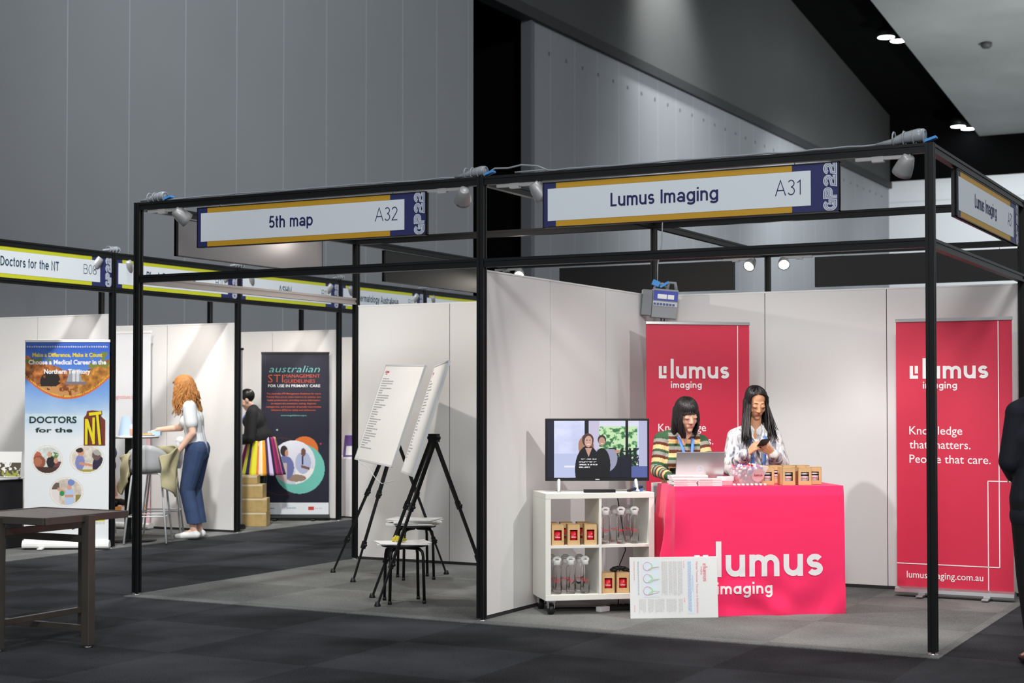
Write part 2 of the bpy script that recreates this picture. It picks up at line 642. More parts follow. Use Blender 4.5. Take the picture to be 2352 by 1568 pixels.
def lumus_mark(mb, x, z, w, fmap, mi=0, step=None, sub=True, icon=True):
    """the L-and-bar mark, the word lumus and under it imaging; w is the width of the word"""
    xh = w / word_len('lumus', 1.0)
    if icon:
        p = PEN * xh
        ribbon(mb, dense([(x - 1.02 * xh + p / 2, z + 1.02 * xh), (x - 1.02 * xh + p / 2, z + p / 2), (x - 0.36 * xh, z + p / 2)], step or 9), p, fmap, mi)
        ribbon(mb, dense([(x - 0.36 * xh - p / 2, z + 1.02 * xh), (x - 0.36 * xh - p / 2, z + 0.42 * xh)], step or 9), p, fmap, mi)
    rounded_word(mb, 'lumus', x, z, xh, fmap, mi, step=step)
    if sub:
        rounded_word(mb, 'imaging', x + 0.02 * xh, z - 0.78 * xh, xh * 0.37, fmap, mi, step=step, gap=0.22)


def gp22(mb, x, z, size, y, mi=0, M=None, lines=3):
    """GP22 in triple lines, reading upwards; (x,z) is the bottom right corner, size the length of the word"""
    W, H, g = 1.0, 1.22, 0.05
    t = 0.31
    h = t / 2

    def G():
        return [arc(0.5, 0.5, 0.5 - h, 40, 180, 10) + arc(0.5, 0.5, 0.5 - h, 180, 270, 8)[1:] + [(0.84, h), (0.84, 0.46), (0.52, 0.46)]]

    def Pp():
        return [[(h, 0), (h, 1 - h), (0.5, 1 - h)] + arc(0.58, 0.66, 0.25, 80, -80, 10, 1 - h - .66) + [(h + .1, 0.66 - (1 - h - .66))]]

    def two():
        return [arc(0.5, 0.64, 0.5 - h, 175, -15, 12, 1 - h - .64) + [(0.62, 0.42), (0.2, 0.34), (h, h), (1.0, h)]]
    k = size / 4.15
    lw = t / (lines * 2 - 1) * 1.3
    for n, gl in enumerate((G, Pp, two, two)):
        x0 = n * (W + g)
        for path in gl():
            for j in range(lines):
                off = (j - (lines - 1) / 2) * (t - lw) / max(1, lines - 1)
                # rotate 90 degrees: word x -> up, word y -> left
                ribbon(mb, [(x0 + a, b) for a, b in path], lw,
                       (lambda a, b: (x - b * H * k, y, z + a * k)), mi, off)


# ------------------------------------------------------------------ painted artwork (prints, screens)
def art(name, w, h, nx, ny, fn, m, parent=None, loc=None, rot=None, y=0.0, z0=0.0, fmap=None):
    """a printed picture: a grid in local xz, colour of each cell from fn(u, v), u right and v up in 0..1"""
    xs = np.linspace(-w / 2, w / 2, nx + 1)
    zs = np.linspace(z0, z0 + h, ny + 1)
    X, Z = np.meshgrid(xs, zs)
    V = np.stack([X.ravel(), np.full(X.size, y), Z.ravel()], 1)
    if fmap is not None:
        V = fmap(V)
    idx = np.arange((nx + 1) * (ny + 1)).reshape(ny + 1, nx + 1)
    F = np.stack([idx[:-1, :-1], idx[:-1, 1:], idx[1:, 1:], idx[1:, :-1]], -1).reshape(-1, 4)
    me = bpy.data.meshes.new(name)
    me.from_pydata(V.tolist(), [], F.tolist())
    uc, vc = np.meshgrid((np.arange(nx) + 0.5) / nx, (np.arange(ny) + 0.5) / ny)
    c = fn(uc.ravel(), vc.ravel())
    c = np.clip(c, 0, 255) / 255.0
    c = np.where(c <= 0.04045, c / 12.92, ((c + 0.055) / 1.055) ** 2.4)
    c4 = np.concatenate([c, np.ones((len(c), 1))], 1)
    ca = me.color_attributes.new('Col', 'FLOAT_COLOR', 'CORNER')
    ca.data.foreach_set('color', np.repeat(c4, 4, 0).ravel())
    me.materials.append(m)
    o = bpy.data.objects.new(name, me)
    COL.objects.link(o)
    if parent:
        o.parent = parent
    if loc is not None:
        o.location = loc
    if rot is not None:
        o.rotation_euler = rot
    return o


def vnoise(x, y, seed=0):
    """smooth value noise, numpy"""
    def hsh(i, j):
        n = np.sin(i * 127.1 + j * 311.7 + seed * 74.7) * 43758.5453
        return n - np.floor(n)
    xi, yi = np.floor(x), np.floor(y)
    fx, fy = x - xi, y - yi
    fx, fy = fx * fx * (3 - 2 * fx), fy * fy * (3 - 2 * fy)
    return (hsh(xi, yi) * (1 - fx) + hsh(xi + 1, yi) * fx) * (1 - fy) + (hsh(xi, yi + 1) * (1 - fx) + hsh(xi + 1, yi + 1) * fx) * fy


def fbm(x, y, seed=0, o=4):
    s, a, t = 0, 0.5, 0
    for k in range(o):
        s = s + a * vnoise(x * 2 ** k, y * 2 ** k, seed + k)
        t += a
        a *= 0.5
    return s / t


def mixc(c, mask, col):
    mask = np.clip(np.asarray(mask, float), 0, 1)[:, None]
    return c * (1 - mask) + np.array(col, float).reshape(-1, 3) * mask


def el(u, v, cu, cv, ru, rv):
    return ((u - cu) / ru) ** 2 + ((v - cv) / rv) ** 2 < 1

# =================================================================== SETTING
def seam_wall_mat(name, col, base, pitch, seam_col, width=0.018, axis=1, rough=0.5, bump=0.0):
    m = bpy.data.materials.new(name)
    m.use_nodes = True
    nt = m.node_tree
    b = nt.nodes['Principled BSDF']
    b.inputs['Roughness'].default_value = rough
    tc = nt.nodes.new('ShaderNodeTexCoord')
    sx = nt.nodes.new('ShaderNodeSeparateXYZ')
    nt.links.new(tc.outputs['Object'], sx.inputs[0])
    a = nt.nodes.new('ShaderNodeMath')
    a.operation = 'SUBTRACT'
    a.inputs[1].default_value = base - 1000 * pitch
    nt.links.new(sx.outputs[axis], a.inputs[0])
    md = nt.nodes.new('ShaderNodeMath')
    md.operation = 'MODULO'
    md.inputs[1].default_value = pitch
    nt.links.new(a.outputs[0], md.inputs[0])
    lt = nt.nodes.new('ShaderNodeMath')
    lt.operation = 'LESS_THAN'
    lt.inputs[1].default_value = width
    nt.links.new(md.outputs[0], lt.inputs[0])
    n = nt.nodes.new('ShaderNodeTexNoise')
    n.inputs['Scale'].default_value = 0.5
    n.inputs['Detail'].default_value = 3
    nt.links.new(tc.outputs['Object'], n.inputs['Vector'])
    r = nt.nodes.new('ShaderNodeMapRange')
    r.inputs[3].default_value = 0.92
    r.inputs[4].default_value = 1.08
    nt.links.new(n.outputs['Fac'], r.inputs[0])
    mu = nt.nodes.new('ShaderNodeMix')
    mu.data_type = 'RGBA'
    mu.blend_type = 'MULTIPLY'
    mu.inputs[0].default_value = 1
    mu.inputs[6].default_value = col
    nt.links.new(r.outputs[0], mu.inputs[7])
    mx = nt.nodes.new('ShaderNodeMix')
    mx.data_type = 'RGBA'
    nt.links.new(lt.outputs[0], mx.inputs[0])
    nt.links.new(mu.outputs[2], mx.inputs[6])
    mx.inputs[7].default_value = seam_col
    nt.links.new(mx.outputs[2], b.inputs['Base Color'])
    return m


def carpet_mat(name, c1, c2, tile):
    m = bpy.data.materials.new(name)
    m.use_nodes = True
    nt = m.node_tree
    b = nt.nodes['Principled BSDF']
    b.inputs['Roughness'].default_value = 0.95
    b.inputs['Specular IOR Level'].default_value = 0.15
    tc = nt.nodes.new('ShaderNodeTexCoord')
    n = nt.nodes.new('ShaderNodeTexNoise')
    n.inputs['Scale'].default_value = 120
    n.inputs['Detail'].default_value = 6
    n.inputs['Roughness'].default_value = 0.85
    nt.links.new(tc.outputs['Object'], n.inputs['Vector'])
    n2 = nt.nodes.new('ShaderNodeTexNoise')
    n2.inputs['Scale'].default_value = 1.1
    n2.inputs['Detail'].default_value = 3
    nt.links.new(tc.outputs['Object'], n2.inputs['Vector'])
    ck = nt.nodes.new('ShaderNodeTexChecker')
    ck.inputs['Scale'].default_value = tile
    ck.inputs['Color1'].default_value = (0.46, 0.46, 0.46, 1)
    ck.inputs['Color2'].default_value = (0.54, 0.54, 0.54, 1)
    nt.links.new(tc.outputs['Object'], ck.inputs['Vector'])
    a = nt.nodes.new('ShaderNodeMath')
    a.operation = 'ADD'
    nt.links.new(n.outputs['Fac'], a.inputs[0])
    s = nt.nodes.new('ShaderNodeMath')
    s.operation = 'MULTIPLY_ADD'
    s.inputs[1].default_value = 0.5
    s.inputs[2].default_value = -0.25
    nt.links.new(n2.outputs['Fac'], s.inputs[0])
    nt.links.new(s.outputs[0], a.inputs[1])
    a2 = nt.nodes.new('ShaderNodeMath')
    a2.operation = 'ADD'
    nt.links.new(a.outputs[0], a2.inputs[0])
    s2 = nt.nodes.new('ShaderNodeMath')
    s2.operation = 'SUBTRACT'
    s2.inputs[1].default_value = 0.5
    nt.links.new(ck.outputs['Fac'], s2.inputs[0])
    s3 = nt.nodes.new('ShaderNodeMath')
    s3.operation = 'MULTIPLY'
    s3.inputs[1].default_value = 0.07
    nt.links.new(s2.outputs[0], s3.inputs[0])
    nt.links.new(s3.outputs[0], a2.inputs[1])
    r = nt.nodes.new('ShaderNodeValToRGB')
    r.color_ramp.elements[0].position = 0.36
    r.color_ramp.elements[0].color = c1
    r.color_ramp.elements[1].position = 0.68
    r.color_ramp.elements[1].color = c2
    nt.links.new(a2.outputs[0], r.inputs[0])
    nt.links.new(r.outputs[0], b.inputs['Base Color'])
    bp = nt.nodes.new('ShaderNodeBump')
    bp.inputs['Strength'].default_value = 0.5
    bp.inputs['Distance'].default_value = 0.006
    nt.links.new(n.outputs['Fac'], bp.inputs['Height'])
    nt.links.new(bp.outputs['Normal'], b.inputs['Normal'])
    return m


M_FLOOR = carpet_mat('dark_carpet', rgb(16, 17, 19), rgb(74, 76, 80), 1.0)
M_CARPET = carpet_mat('light_grey_carpet', rgb(84, 85, 84), rgb(140, 141, 138), 1.0)
M_HALLW = seam_wall_mat('grey_hall_panels', rgb(138, 142, 147), 5.896, 1.173, rgb(166, 171, 177), 0.018)
M_HALLD = mat('grey_upper_wall', rgb(70, 72, 72), 0.6, var=0.06, vscale=0.6)
M_VOID = mat('unlit_void', rgb(5, 5, 6), 0.95, spec=.1)  # near-black colour carries the darkness of the unlit roof and bulkhead
M_ENDW = seam_wall_mat('pale_end_wall', rgb(214, 218, 222), 0.3, 2.1, rgb(196, 200, 205), 0.05, axis=2)
M_SOFFIT = mat('concrete_soffit', rgb(150, 154, 154), 0.85, var=0.16, vscale=0.35, bump=0.2, bscale=2)

struct('floor', MB().box2((-7, -14, -0.1), (22, 50, 0)), M_FLOOR)
w = MB().box2((-6.6, -14, 0), (-6.4, 16.66, 9.25))
struct('wall_left', w, M_HALLW)
w = MB().box2((-6.6, 19.18, 0), (-6.4, 48.0, 9.25))
for i in range(34):
    yy = 19.9 + i * 0.82
    w.box((-6.397, yy, 8.72 + 0.004 * i), (0.012, 0.07, 0.07), 1)
struct('wall_left', w, [M_HALLW, mat('bolt_dark', rgb(98, 101, 105), 0.6)])
# dark opening between the two runs of panels
v = MB()
v.box2((-12.0, 16.0, 0), (-11.9, 20, 11)).box2((-12, 16.0, 0), (-6.6, 16.1, 11)).box2((-12, 19.9, 0), (-6.6, 20.0, 11)).box2((-12, 16, 10.9), (-6.6, 20, 11))
struct('door_1', v, M_VOID)
struct('trim_1', MB().box2((-6.6, 19.02, 0), (-6.37, 19.18, 9.25)), mat('door_jamb', rgb(96, 100, 106), 0.5))
struct('trim_2', MB().box2((-6.6, -14, 9.25), (-6.28, 48.0, 9.48)), mat('track_dark', rgb(44, 46, 48), 0.6))
up = MB()
tops = [(-14, 20.4), (36.131, 13.547), (49.6, 11.7)]
poly = [(-14, 9.48), (49.6, 9.48)] + tops[::-1]
n = len(poly)
up.add([(-6.33, a, b) for a, b in poly] + [(-6.6, a, b) for a, b in poly],
       [tuple(range(n)), tuple(range(2 * n - 1, n - 1, -1))] + [((i + 1) % n, i, i + n, (i + 1) % n + n) for i in range(n)])
struct('wall_left_upper', up, M_HALLD)
struct('wall_back', MB().box2((-6.6, 48.0, 0), (14, 48.2, 9.5)), M_ENDW)
struct('wall_back_upper', MB().box2((-6.6, 47.9, 9.5), (14, 48.2, 16)), M_VOID)
c = MB()
for (y0, z0), (y1, z1) in zip(tops, tops[1:]):
    c.add([(-6.6, y0, z0), (16, y0, z0), (16, y1, z1), (-6.6, y1, z1), (-6.6, y0, z0 + .2), (16, y0, z0 + .2), (16, y1, z1 + .2), (-6.6, y1, z1 + .2)],
          [(0, 1, 2, 3), (7, 6, 5, 4), (0, 4, 5, 1), (1, 5, 6, 2), (2, 6, 7, 3), (3, 7, 4, 0)])
struct('ceiling', c, M_VOID)
# sloping concrete soffit on the right
s = MB()


def zs(y):
    return 12.40 - (y - 33.0) * 0.1043


s.add([(-3.05, 16, zs(16)), (14, 16, zs(16)), (14, 47.6, zs(47.6)), (-3.05, 47.6, zs(47.6)),
       (-3.05, 16, zs(16) + .5), (14, 16, zs(16) + .5), (14, 47.6, zs(47.6) + .5), (-3.05, 47.6, zs(47.6) + .5)],
      [(0, 1, 2, 3), (7, 6, 5, 4), (0, 4, 5, 1), (1, 5, 6, 2), (2, 6, 7, 3), (3, 7, 4, 0)])
struct('ceiling_soffit', s, M_SOFFIT)


for i, (sx, sy) in enumerate(((-0.3, 32.6), (-0.85, 37.5))):
    t = thing('ceiling_sensor', ('dark round fitting under the concrete soffit, upper right corner', 'dark round fitting under the concrete soffit, nearer the dark roof gap')[i],
              'ceiling fitting', (sx, sy, zs(sy)), 0, 'soffit fittings')
    MB().lathe([(0.16, 0.0), (0.16, -0.1), (0.1, -0.16), (0.0, -0.17)], 16).build('housing', mat('fitting_grey', rgb(70, 72, 72), 0.6), t)
# pairs of roof lamps in the dark gap
for k, (x0, y0, z0, nm) in enumerate(((-3.9, 38.7, 12.62, 'upper'), (-3.5, 47.1, 11.14, 'lower'))):
    for j, (dx, dy) in enumerate(((-0.12, -0.33), (0.1, 0.33))):
        t = thing('roof_downlight', '%s white roof lamp of the %s glowing pair in the dark ceiling' % (('left', 'right')[j], nm), 'ceiling lamp',
                  (x0 + dx, y0 + dy, z0), 0, 'roof lamps')
        MB().lathe([(0.10, 0.9), (0.12, 0.3), (0.27, 0.25), (0.27, 0.0)], 24).build('housing', M_BLACKP, t)
        MB().lathe([(0.25, -0.01), (0.25, 0.0), (0.0, 0.02)], 24).build('lamp_lens', M_HALLGLOW, t)

# booth carpets
c = MB().box2((-0.02, -0.12, 0.0), (6.06, 3.1, 0.006))
tag(c.build('booth_carpet', M_CARPET), 'light grey carpet under the two front booths', 'carpet')
c = MB().box2((-4.9, -2.0, 0.0), (-2.70, 12.0, 0.006))
tag(c.build('booth_carpet', M_CARPET), 'strip of light grey carpet under the row of booths at left', 'carpet')


# =================================================================== BOOTH FRAMES
def post_mesh(z0, z1, w=0.052):
    m = MB()
    h = (z1 - z0)
    q = w * 0.36
    for sx in (-1, 1):
        for sy in (-1, 1):
            m.box((sx * (w - q) / 2, sy * (w - q) / 2, z0 + h / 2), (q, q, h))
    m.box((0, 0, z0 + h / 2), (w * 0.72, w * 0.72, h - 0.002))
    return m


def beam_mesh(a, b, h=0.058, w=0.045):
    m = MB()
    a, b = Vector(a), Vector(b)
    m.bar(a, b, w * 0.7, h * 0.98)
    for s in (-1, 1):
        o = Vector((0, 0, s * (h / 2 - 0.009)))
        m.bar(a + o, b + o, w, 0.018)
    return m


frame = thing('exhibition_frame', 'black aluminium frame of posts and beams carrying the two front booths', 'booth frame', (0, 0, 0))
H = 2.99
for px in (0, 3, 6):
    for py in (0, 3, 6):
        z1 = H
        if (px, py) == (3, 3):
            post_mesh(2.33, z1, 0.045).build('post', M_BLACK, frame, loc=(px, py + 0.01, 0))
            continue
        o = post_mesh(0.02, z1).build('post', M_BLACK, frame, loc=(px, py, 0))
        MB().lathe([(0.03, 0.0), (0.03, 0.008), (0.012, 0.01), (0.012, 0.03)], 12).build('levelling_foot', M_SILVER, o)
e = 0.027
for y in (0, 3, 6):
    for x in (0, 3):
        beam_mesh((x + e, y, H - .03), (x + 3 - e, y, H - .03)).build('top_beam', M_BLACK, frame)
for x in (0, 3, 6):
    for y in (0, 3):
        beam_mesh((x, y + e, H - .03), (x, y + 3 - e, H - .03)).build('top_beam', M_BLACK, frame)
for x in (0, 3):
    beam_mesh((x + e, 0, 2.405), (x + 3 - e, 0, 2.405)).build('low_beam', M_BLACK, frame)
tag(beam_mesh((0, e, 2.40), (0, 3 - e, 2.40), 0.06).build('low_beam', mat('spotlit_aluminium', rgb(170, 162, 158), 0.35, 0.6), frame), 'low beam in a pale spotlit tone')  # the spotlight falling on this beam is put into its paler colour
beam_mesh((6, e, 2.40), (6, 3 - e, 2.40)).build('low_beam', M_BLACK, frame)


def partition(name, label, p0, p1, hgt, nper=1.0, z0=0.02, thick=0.02, group=None):
    """wall of one metre white panels between two points"""
    p0, p1 = Vector(p0), Vector(p1)
    d = p1 - p0
    L = d.length
    t = thing(name, label, 'partition wall', (p0.x, p0.y, 0), math.atan2(d.y, d.x), group)
    k = max(1, round(L / nper))
    pw = L / k
    for i in range(k):
        MB().box2((i * pw + 0.003, -thick / 2, z0 + 0.012), ((i + 1) * pw - 0.003, thick / 2, hgt - 0.012)).build('panel', M_WPANEL, t)
    f = MB()
    f.box2((0, -thick / 2 + 0.001, z0 - 0.016), (L, thick / 2 + 0.004, z0 + 0.012))
    for i in range(1, k):
        f.box2((i * pw - 0.0028, -thick * 0.3, z0), (i * pw + 0.0028, thick * 0.3, hgt - 0.012))
    f.build('seam_strip', M_SEAM, t)
    MB().box2((0, -thick / 2 - 0.002, hgt - 0.012), (L, thick / 2 + 0.002, hgt)).build('top_rail', M_WHITE, t)
    return t


partition('partition_wall', 'white panelled back wall of the booth holding the two easels', (0.03, 3), (2.985, 3), 2.364)
partition('partition_wall', 'white panelled back wall behind the crimson banners and the counter', (2.987, 3), (5.97, 3), 2.364)
partition('partition_wall', 'white dividing wall running back from the middle black post beside the shelf', (3, 0.03), (3, 2.988), 2.364)

bframe = thing('exhibition_frame', 'black aluminium frame of the long booth row with lime trimmed signs', 'booth frame', (-2.75, 0, 0))
BH = 2.96
BY = [0.75, 2.75, 4.77, 6.77, 8.78, 10.78]
for y in BY:
    o = post_mesh(0.02, BH).build('post', M_BLACK, bframe, loc=(0, y, 0))
    MB().lathe([(0.03, 0.0), (0.03, 0.008), (0.012, 0.01), (0.012, 0.03)], 12).build('levelling_foot', M_SILVER, o)
    post_mesh(0.02, BH).build('post', M_BLACK, bframe, loc=(-2.0, y, 0))
for a, b in zip(BY, BY[1:]):
    beam_mesh((0, a + e, BH - .028), (0, b - e, BH - .028), 0.056).build('top_beam', M_BLACK, bframe)
    beam_mesh((0, a + e, 2.578), (0, b - e, 2.578), 0.045).build('low_beam', M_BLACK, bframe)
for i, y in enumerate(BY[1:5]):
    partition('partition_wall', ('white dividing wall behind the waterfall banner', 'white dividing wall behind the red-haired woman',
                                 'white dividing wall behind the navy guidelines banner', 'white dividing wall farthest along the left booth row')[i],
              (-4.72, y), (-2.78, y), 2.345)
for i, (a, b) in enumerate(zip(BY, BY[1:])):
    partition('partition_wall', ('white rear wall of the booth with the waterfall banner', 'white rear wall of the booth with the high stools',
                                 'white rear wall of the booth with the navy banner', 'white rear wall of the booth with the white clothed table',
                                 'white rear wall of the last booth of the left row')[i], (-4.75, a + 0.03), (-4.75, b - 0.03), 2.345)


# =================================================================== SIGNS
def sign(label, title, code, stripe, txt, loc, rz, back, group, bold=0.012, hooks=True, tw=None, emb=True, front=True, L=1.99):
    t = thing('booth_sign', label, 'sign', loc, rz, group)
    h2 = 0.15
    f = MB().box2((-L / 2, -0.013, -h2), (L / 2, 0.0, h2))
    f.box2((-L / 2, -0.02, h2 - 0.006), (L / 2, 0.02, h2)).box2((-L / 2, -0.02, -h2), (L / 2, 0.02, -h2 + 0.006))
    f.box2((-L / 2, -0.02, -h2), (-L / 2 + .006, 0.02, h2)).box2((L / 2 - .006, -0.02, -h2), (L / 2, 0.02, h2))
    f.box2((-L / 2 + .006, 0.0, -h2 + .006), (L / 2 - .006, 0.018, h2 - .006), 1)
    f.build('sign_board', [M_BLACKP, back], t)
    if front:
        y = -0.0145

        def q(mb, x0, x1, z0, z1, yy, mi):
            mb.quad([(x0, yy, z0), (x1, yy, z0), (x1, yy, z1), (x0, yy, z1)], mi)
        g = MB()
        a, b = -L / 2 + .006, L / 2 - .006
        q(g, a, b, -h2 + .006, h2 - .006, y, 0)
        x0, x1 = -L / 2 + L * 0.048, -L / 2 + L * 0.853
        q(g, x0, x1, h2 - 0.043, h2 - .006, y - .0012, 1)
        q(g, x0, x1, -h2 + .006, -h2 + 0.043, y - .0012, 1)
        q(g, -L / 2 + L * 0.018, -L / 2 + L * 0.912, -h2 + 0.044, h2 - 0.044, y - .0024, 2)
        g.build('printed_face', [M_NAVY, stripe, M_SIGNW], t, fix=False)
        l = MB()
        l2 = MB()
        if title:
            add_sans(l, title, -L / 2 + L * 0.43, -0.036, 0.088, y=y - .003, align='C', w=tw, pen=.152)
        if code:
            add_sans(l2, code, -L / 2 + L * 0.885, -0.036, 0.094, y=y - .003, align='R', pen=.065, gap=.1)
        if title:
            l.build('lettering', txt, t, fix=False)
        if code:
            l2.build('booth_code', txt, t, fix=False)
        if emb:
            m = MB()
            gp22(m, L / 2 - 0.012, -h2 + 0.004, 0.292, y - .003)
            m.build('emblem', M_GPW, t, fix=False)
    if hooks:
        for hx in (-L / 2 + 0.2, L / 2 - 0.28):
            MB().tube([(hx, 0, h2), (hx, 0, h2 + 0.012), (hx + .008, 0, h2 + .022), (hx, 0, h2 + .035)], 0.003, 6).build('hook', M_SILVER, t)
    return t


GA = 'hanging signs of the front booths'
sign('hanging gold and navy sign reading 5th map', '5th map', 'A32', M_GOLD, M_NAVYTXT, (1.583, -0.01, 2.766), 0, M_BLACKP, GA, tw=0.385)
sign('hanging gold and navy sign reading Lumus Imaging above the pink counter', 'Lumus Imaging', 'A31', M_GOLD, M_NAVYTXT, (4.47, -0.01, 2.766), 0, M_BLACKP, GA, tw=0.735)
sign('steeply angled gold and navy sign at the right edge of the frame', 'Lumus Imaging', 'A31', M_GOLD, M_NAVYTXT, (6.01, 1.66, 2.77), PI / 2, M_BLACKP, GA, tw=0.735, L=2.1)
GB = 'sign backs over the rear booths'
sign('silvery back of a hanging sign lit by a spotlight, behind the 5th map sign', None, None, M_GOLD, M_NAVYTXT, (0.0, 1.43, 2.768), -PI / 2, mat('sign_back_grey', rgb(118, 116, 118), .4, .5), GB, front=False)
sign('dark back of a hanging sign just left of the middle post', None, None, M_GOLD, M_NAVYTXT, (0.0, 4.47, 2.772), -PI / 2, M_BLACKP, GB, front=False)
sign('dark back of a hanging sign above the grey switch box', None, None, M_GOLD, M_NAVYTXT, (1.65, 6.0, 2.76), PI, M_BLACKP, GB, front=False)
sign('dark back of a hanging sign behind the right hand post', None, None, M_GOLD, M_NAVYTXT, (4.49, 6.0, 2.76), PI, M_BLACKP, GB, front=False)
GL = 'lime trimmed signs of the left booth row'
for y0, y1, ti, co, tw, lab in ((0.75, 2.75, 'Doctors for the NT', 'B08', 0.74, 'lime edged fascia sign reading Doctors for the NT'),
                                (2.75, 4.77, 'Black Dog Institute', 'B10', 0.78, 'lime edged fascia sign crossed by the front booth beam, coded B10'),
                                (4.77, 6.77, 'ASHM', 'B11', 0.25, 'lime edged fascia sign reading ASHM'),
                                (6.77, 8.78, 'Dermatology Australasia', 'B12', 0.95, 'lime edged fascia sign with dermatology lettering'),
                                (8.78, 10.78, '', '', None, 'farthest lime edged fascia sign, cut off by the white wall')):
    sign(lab, ti, co, M_LIME, M_TEALTXT, (-2.75, (y0 + y1) / 2, 2.754), PI / 2, M_BLACKP, GL, hooks=False, tw=tw, L=y1 - y0 - 0.055)


# =================================================================== SPOTLIGHTS AND CABLES
def spot_lamp(label, loc, rz, aim, lit=False, group='booth spotlights', power=0, cone=95, col=(1.0, 0.9, 0.78), rail=True):
    """rail under the beam along local x, head at the far end of it; aim is a world direction"""
    t = thing('spotlight', label, 'spotlight', loc, rz, group)
    if rail:
        r = MB().box2((-0.30, -0.014, -0.022), (0.03, 0.014, 0.0)).box2((-0.20, -0.018, -0.034), (-0.13, 0.018, 0.0))
        r.build('mounting_rail', M_LAMPGREY, t)
    R = Matrix.Rotation(-rz, 3, 'Z')
    a = (R @ Vector(aim)).normalized()
    p = Vector((0.0, 0, -0.05))
    MB().tube([(0, 0, -0.01), (0, 0, -0.05)], 0.012, 8).build('swivel', M_LAMPGREY, t)
    q = a.to_track_quat('Z', 'Y').to_matrix().to_4x4()
    Mx = Matrix.Translation(p) @ q
    hd = MB().lathe([(0.03, -0.05), (0.036, -0.045), (0.05, 0.0), (0.058, 0.05), (0.06, 0.075), (0.052, 0.076), (0.05, 0.06)], 20, M=Mx)
    hd.build('lamp_head', M_LAMPGREY, t)
    MB().lathe([(0.0, 0.0685), (0.05, 0.068)], 20, M=Mx).build('lamp_lens', M_LENS, t)
    if power:
        w0 = Vector(loc) + Matrix.Rotation(rz, 3, 'Z') @ (p + a * 0.09)
        light('SPOT', 'spot_glow', w0, w0 + Vector(aim), power, col, 0.03, cone, 0.55)
    return t


Z1 = H - 0.06
WARM = (1.0, 0.90, 0.80)
spot_lamp('grey spotlight under the front beam beside the left corner post', (0.40, 0, Z1), 0, (0.45, 0.75, -0.62), power=125, col=WARM)
spot_lamp('grey spotlight tucked just left of the middle post top', (2.86, 0, Z1), 0, (-0.55, 0.75, -0.62), power=30, col=WARM)
spot_lamp('grey spotlight tilted down, just right of the middle post top', (3.42, 0, Z1), 0, (0.55, 0.56, -1.0), power=185, cone=88, col=(1.0, .965, .93))
spot_lamp('grey spotlight under the front beam beside the right corner post', (5.86, 0, Z1), 0, (-0.62, 0.62, -0.95), power=165, cone=94, col=(1.0, .965, .93))
spot_lamp('glowing spotlight above the dividing wall beside the middle post', (0.16, 5.99, Z1), 0, (0.35, -0.8, -0.55), power=25)
spot_lamp('left one of two glowing spotlights on the far beam above the back wall', (2.83, 5.99, Z1), 0, (-0.1, -0.8, -0.55), power=25)
spot_lamp('right one of two glowing spotlights on the far beam above the back wall', (3.17, 5.99, Z1), PI, (0.3, -0.8, -0.55), power=25)
# lamp that lights the silvery sign back
light('SPOT', 'spot_glow', (0.42, 2.3, 2.90), (0.0, 2.02, 2.74), 7, WARM, 0.03, 120, 0.6)
for i, y in enumerate(BY[1:5]):
    for j, sg in enumerate((-1, 1)):
        yy = y + sg * 0.22
        ty = y + sg * 1.4
        spot_lamp('small spotlight %s the top of the %s post of the left booth row' % (('before', 'beyond')[j], ('nearest', 'second', 'third', 'fourth')[i]),
                  (-2.75, yy, BH - 0.058), PI / 2 * sg, (-0.62, sg * 0.5, -0.95), power=56, col=(1.0, 0.92, 0.84), cone=108, group='booth row spotlights', rail=False)


def wob(a, b, n, amp, sag=0.0, seed=1):
    rnd = random.Random(seed)
    a, b = Vector(a), Vector(b)
    out = []
    for i in range(n + 1):
        p = a.lerp(b, i / n)
        out.append(p + Vector((rnd.uniform(-amp, amp) * .4, rnd.uniform(-amp, amp), abs(rnd.uniform(0, amp)))))
    return out


def cable(label, pts, r=0.006, m=None, name='power_cable'):
    return tag(MB().tube(pts, r, 7).build(name, m or M_WRAP), label, 'cable')


cable('grey cable lying along the top of the beam over the 5th map sign', wob((0.1, 0, H + .007), (2.9, 0, H + .007), 26, 0.008, seed=3))
cable('grey cable lying along the top of the beam over the Lumus Imaging sign', wob((3.25, 0, H + .007), (5.8, 0, H + .007), 26, 0.008, seed=5))
cable('looped grey cable on the beam beside the middle post', [(3.02, .0, H + .01), (3.1, 0, H + .05), (3.2, 0, H + .045), (3.3, 0, H + .06), (3.42, 0, H + .045), (3.5, 0, H + .01)])


def plug_bundle(label, loc, rz=0.0, blue=True, k=1.0, seed=1):
    t = thing('plug_bundle', label, 'cable joint', loc, rz, 'taped plug joints on the beams')
    m = MB()
    m.tube([(-0.14 * k, 0, 0.012), (-0.06 * k, 0, 0.02), (0.0, 0, 0.032 * k), (0.07 * k, 0, 0.04 * k), (0.1 * k, 0, 0.042 * k)], [0.008, 0.016 * k, 0.028 * k, 0.034 * k, 0.03 * k], 9)
    rnd = random.Random(seed)
    for i in range(4):
        x = -0.05 + 0.05 * i
        m.tube(arc_pts((x * k, 0, 0.03 * k), 0.036 * k), 0.005, 6)
    m.build('plug', M_WRAP, t)
    if blue:
        MB().box((0.13 * k, 0, 0.02), (0.07, 0.05, 0.014), rot=(0, -0.3, 0)).build('blue_tag', M_TAPEBLUE, t)
    return t


def arc_pts(c, r, n=10):
    return [(c[0], c[1] + r * math.cos(2 * PI * i / n), c[2] + r * math.sin(2 * PI * i / n)) for i in range(n + 1)]


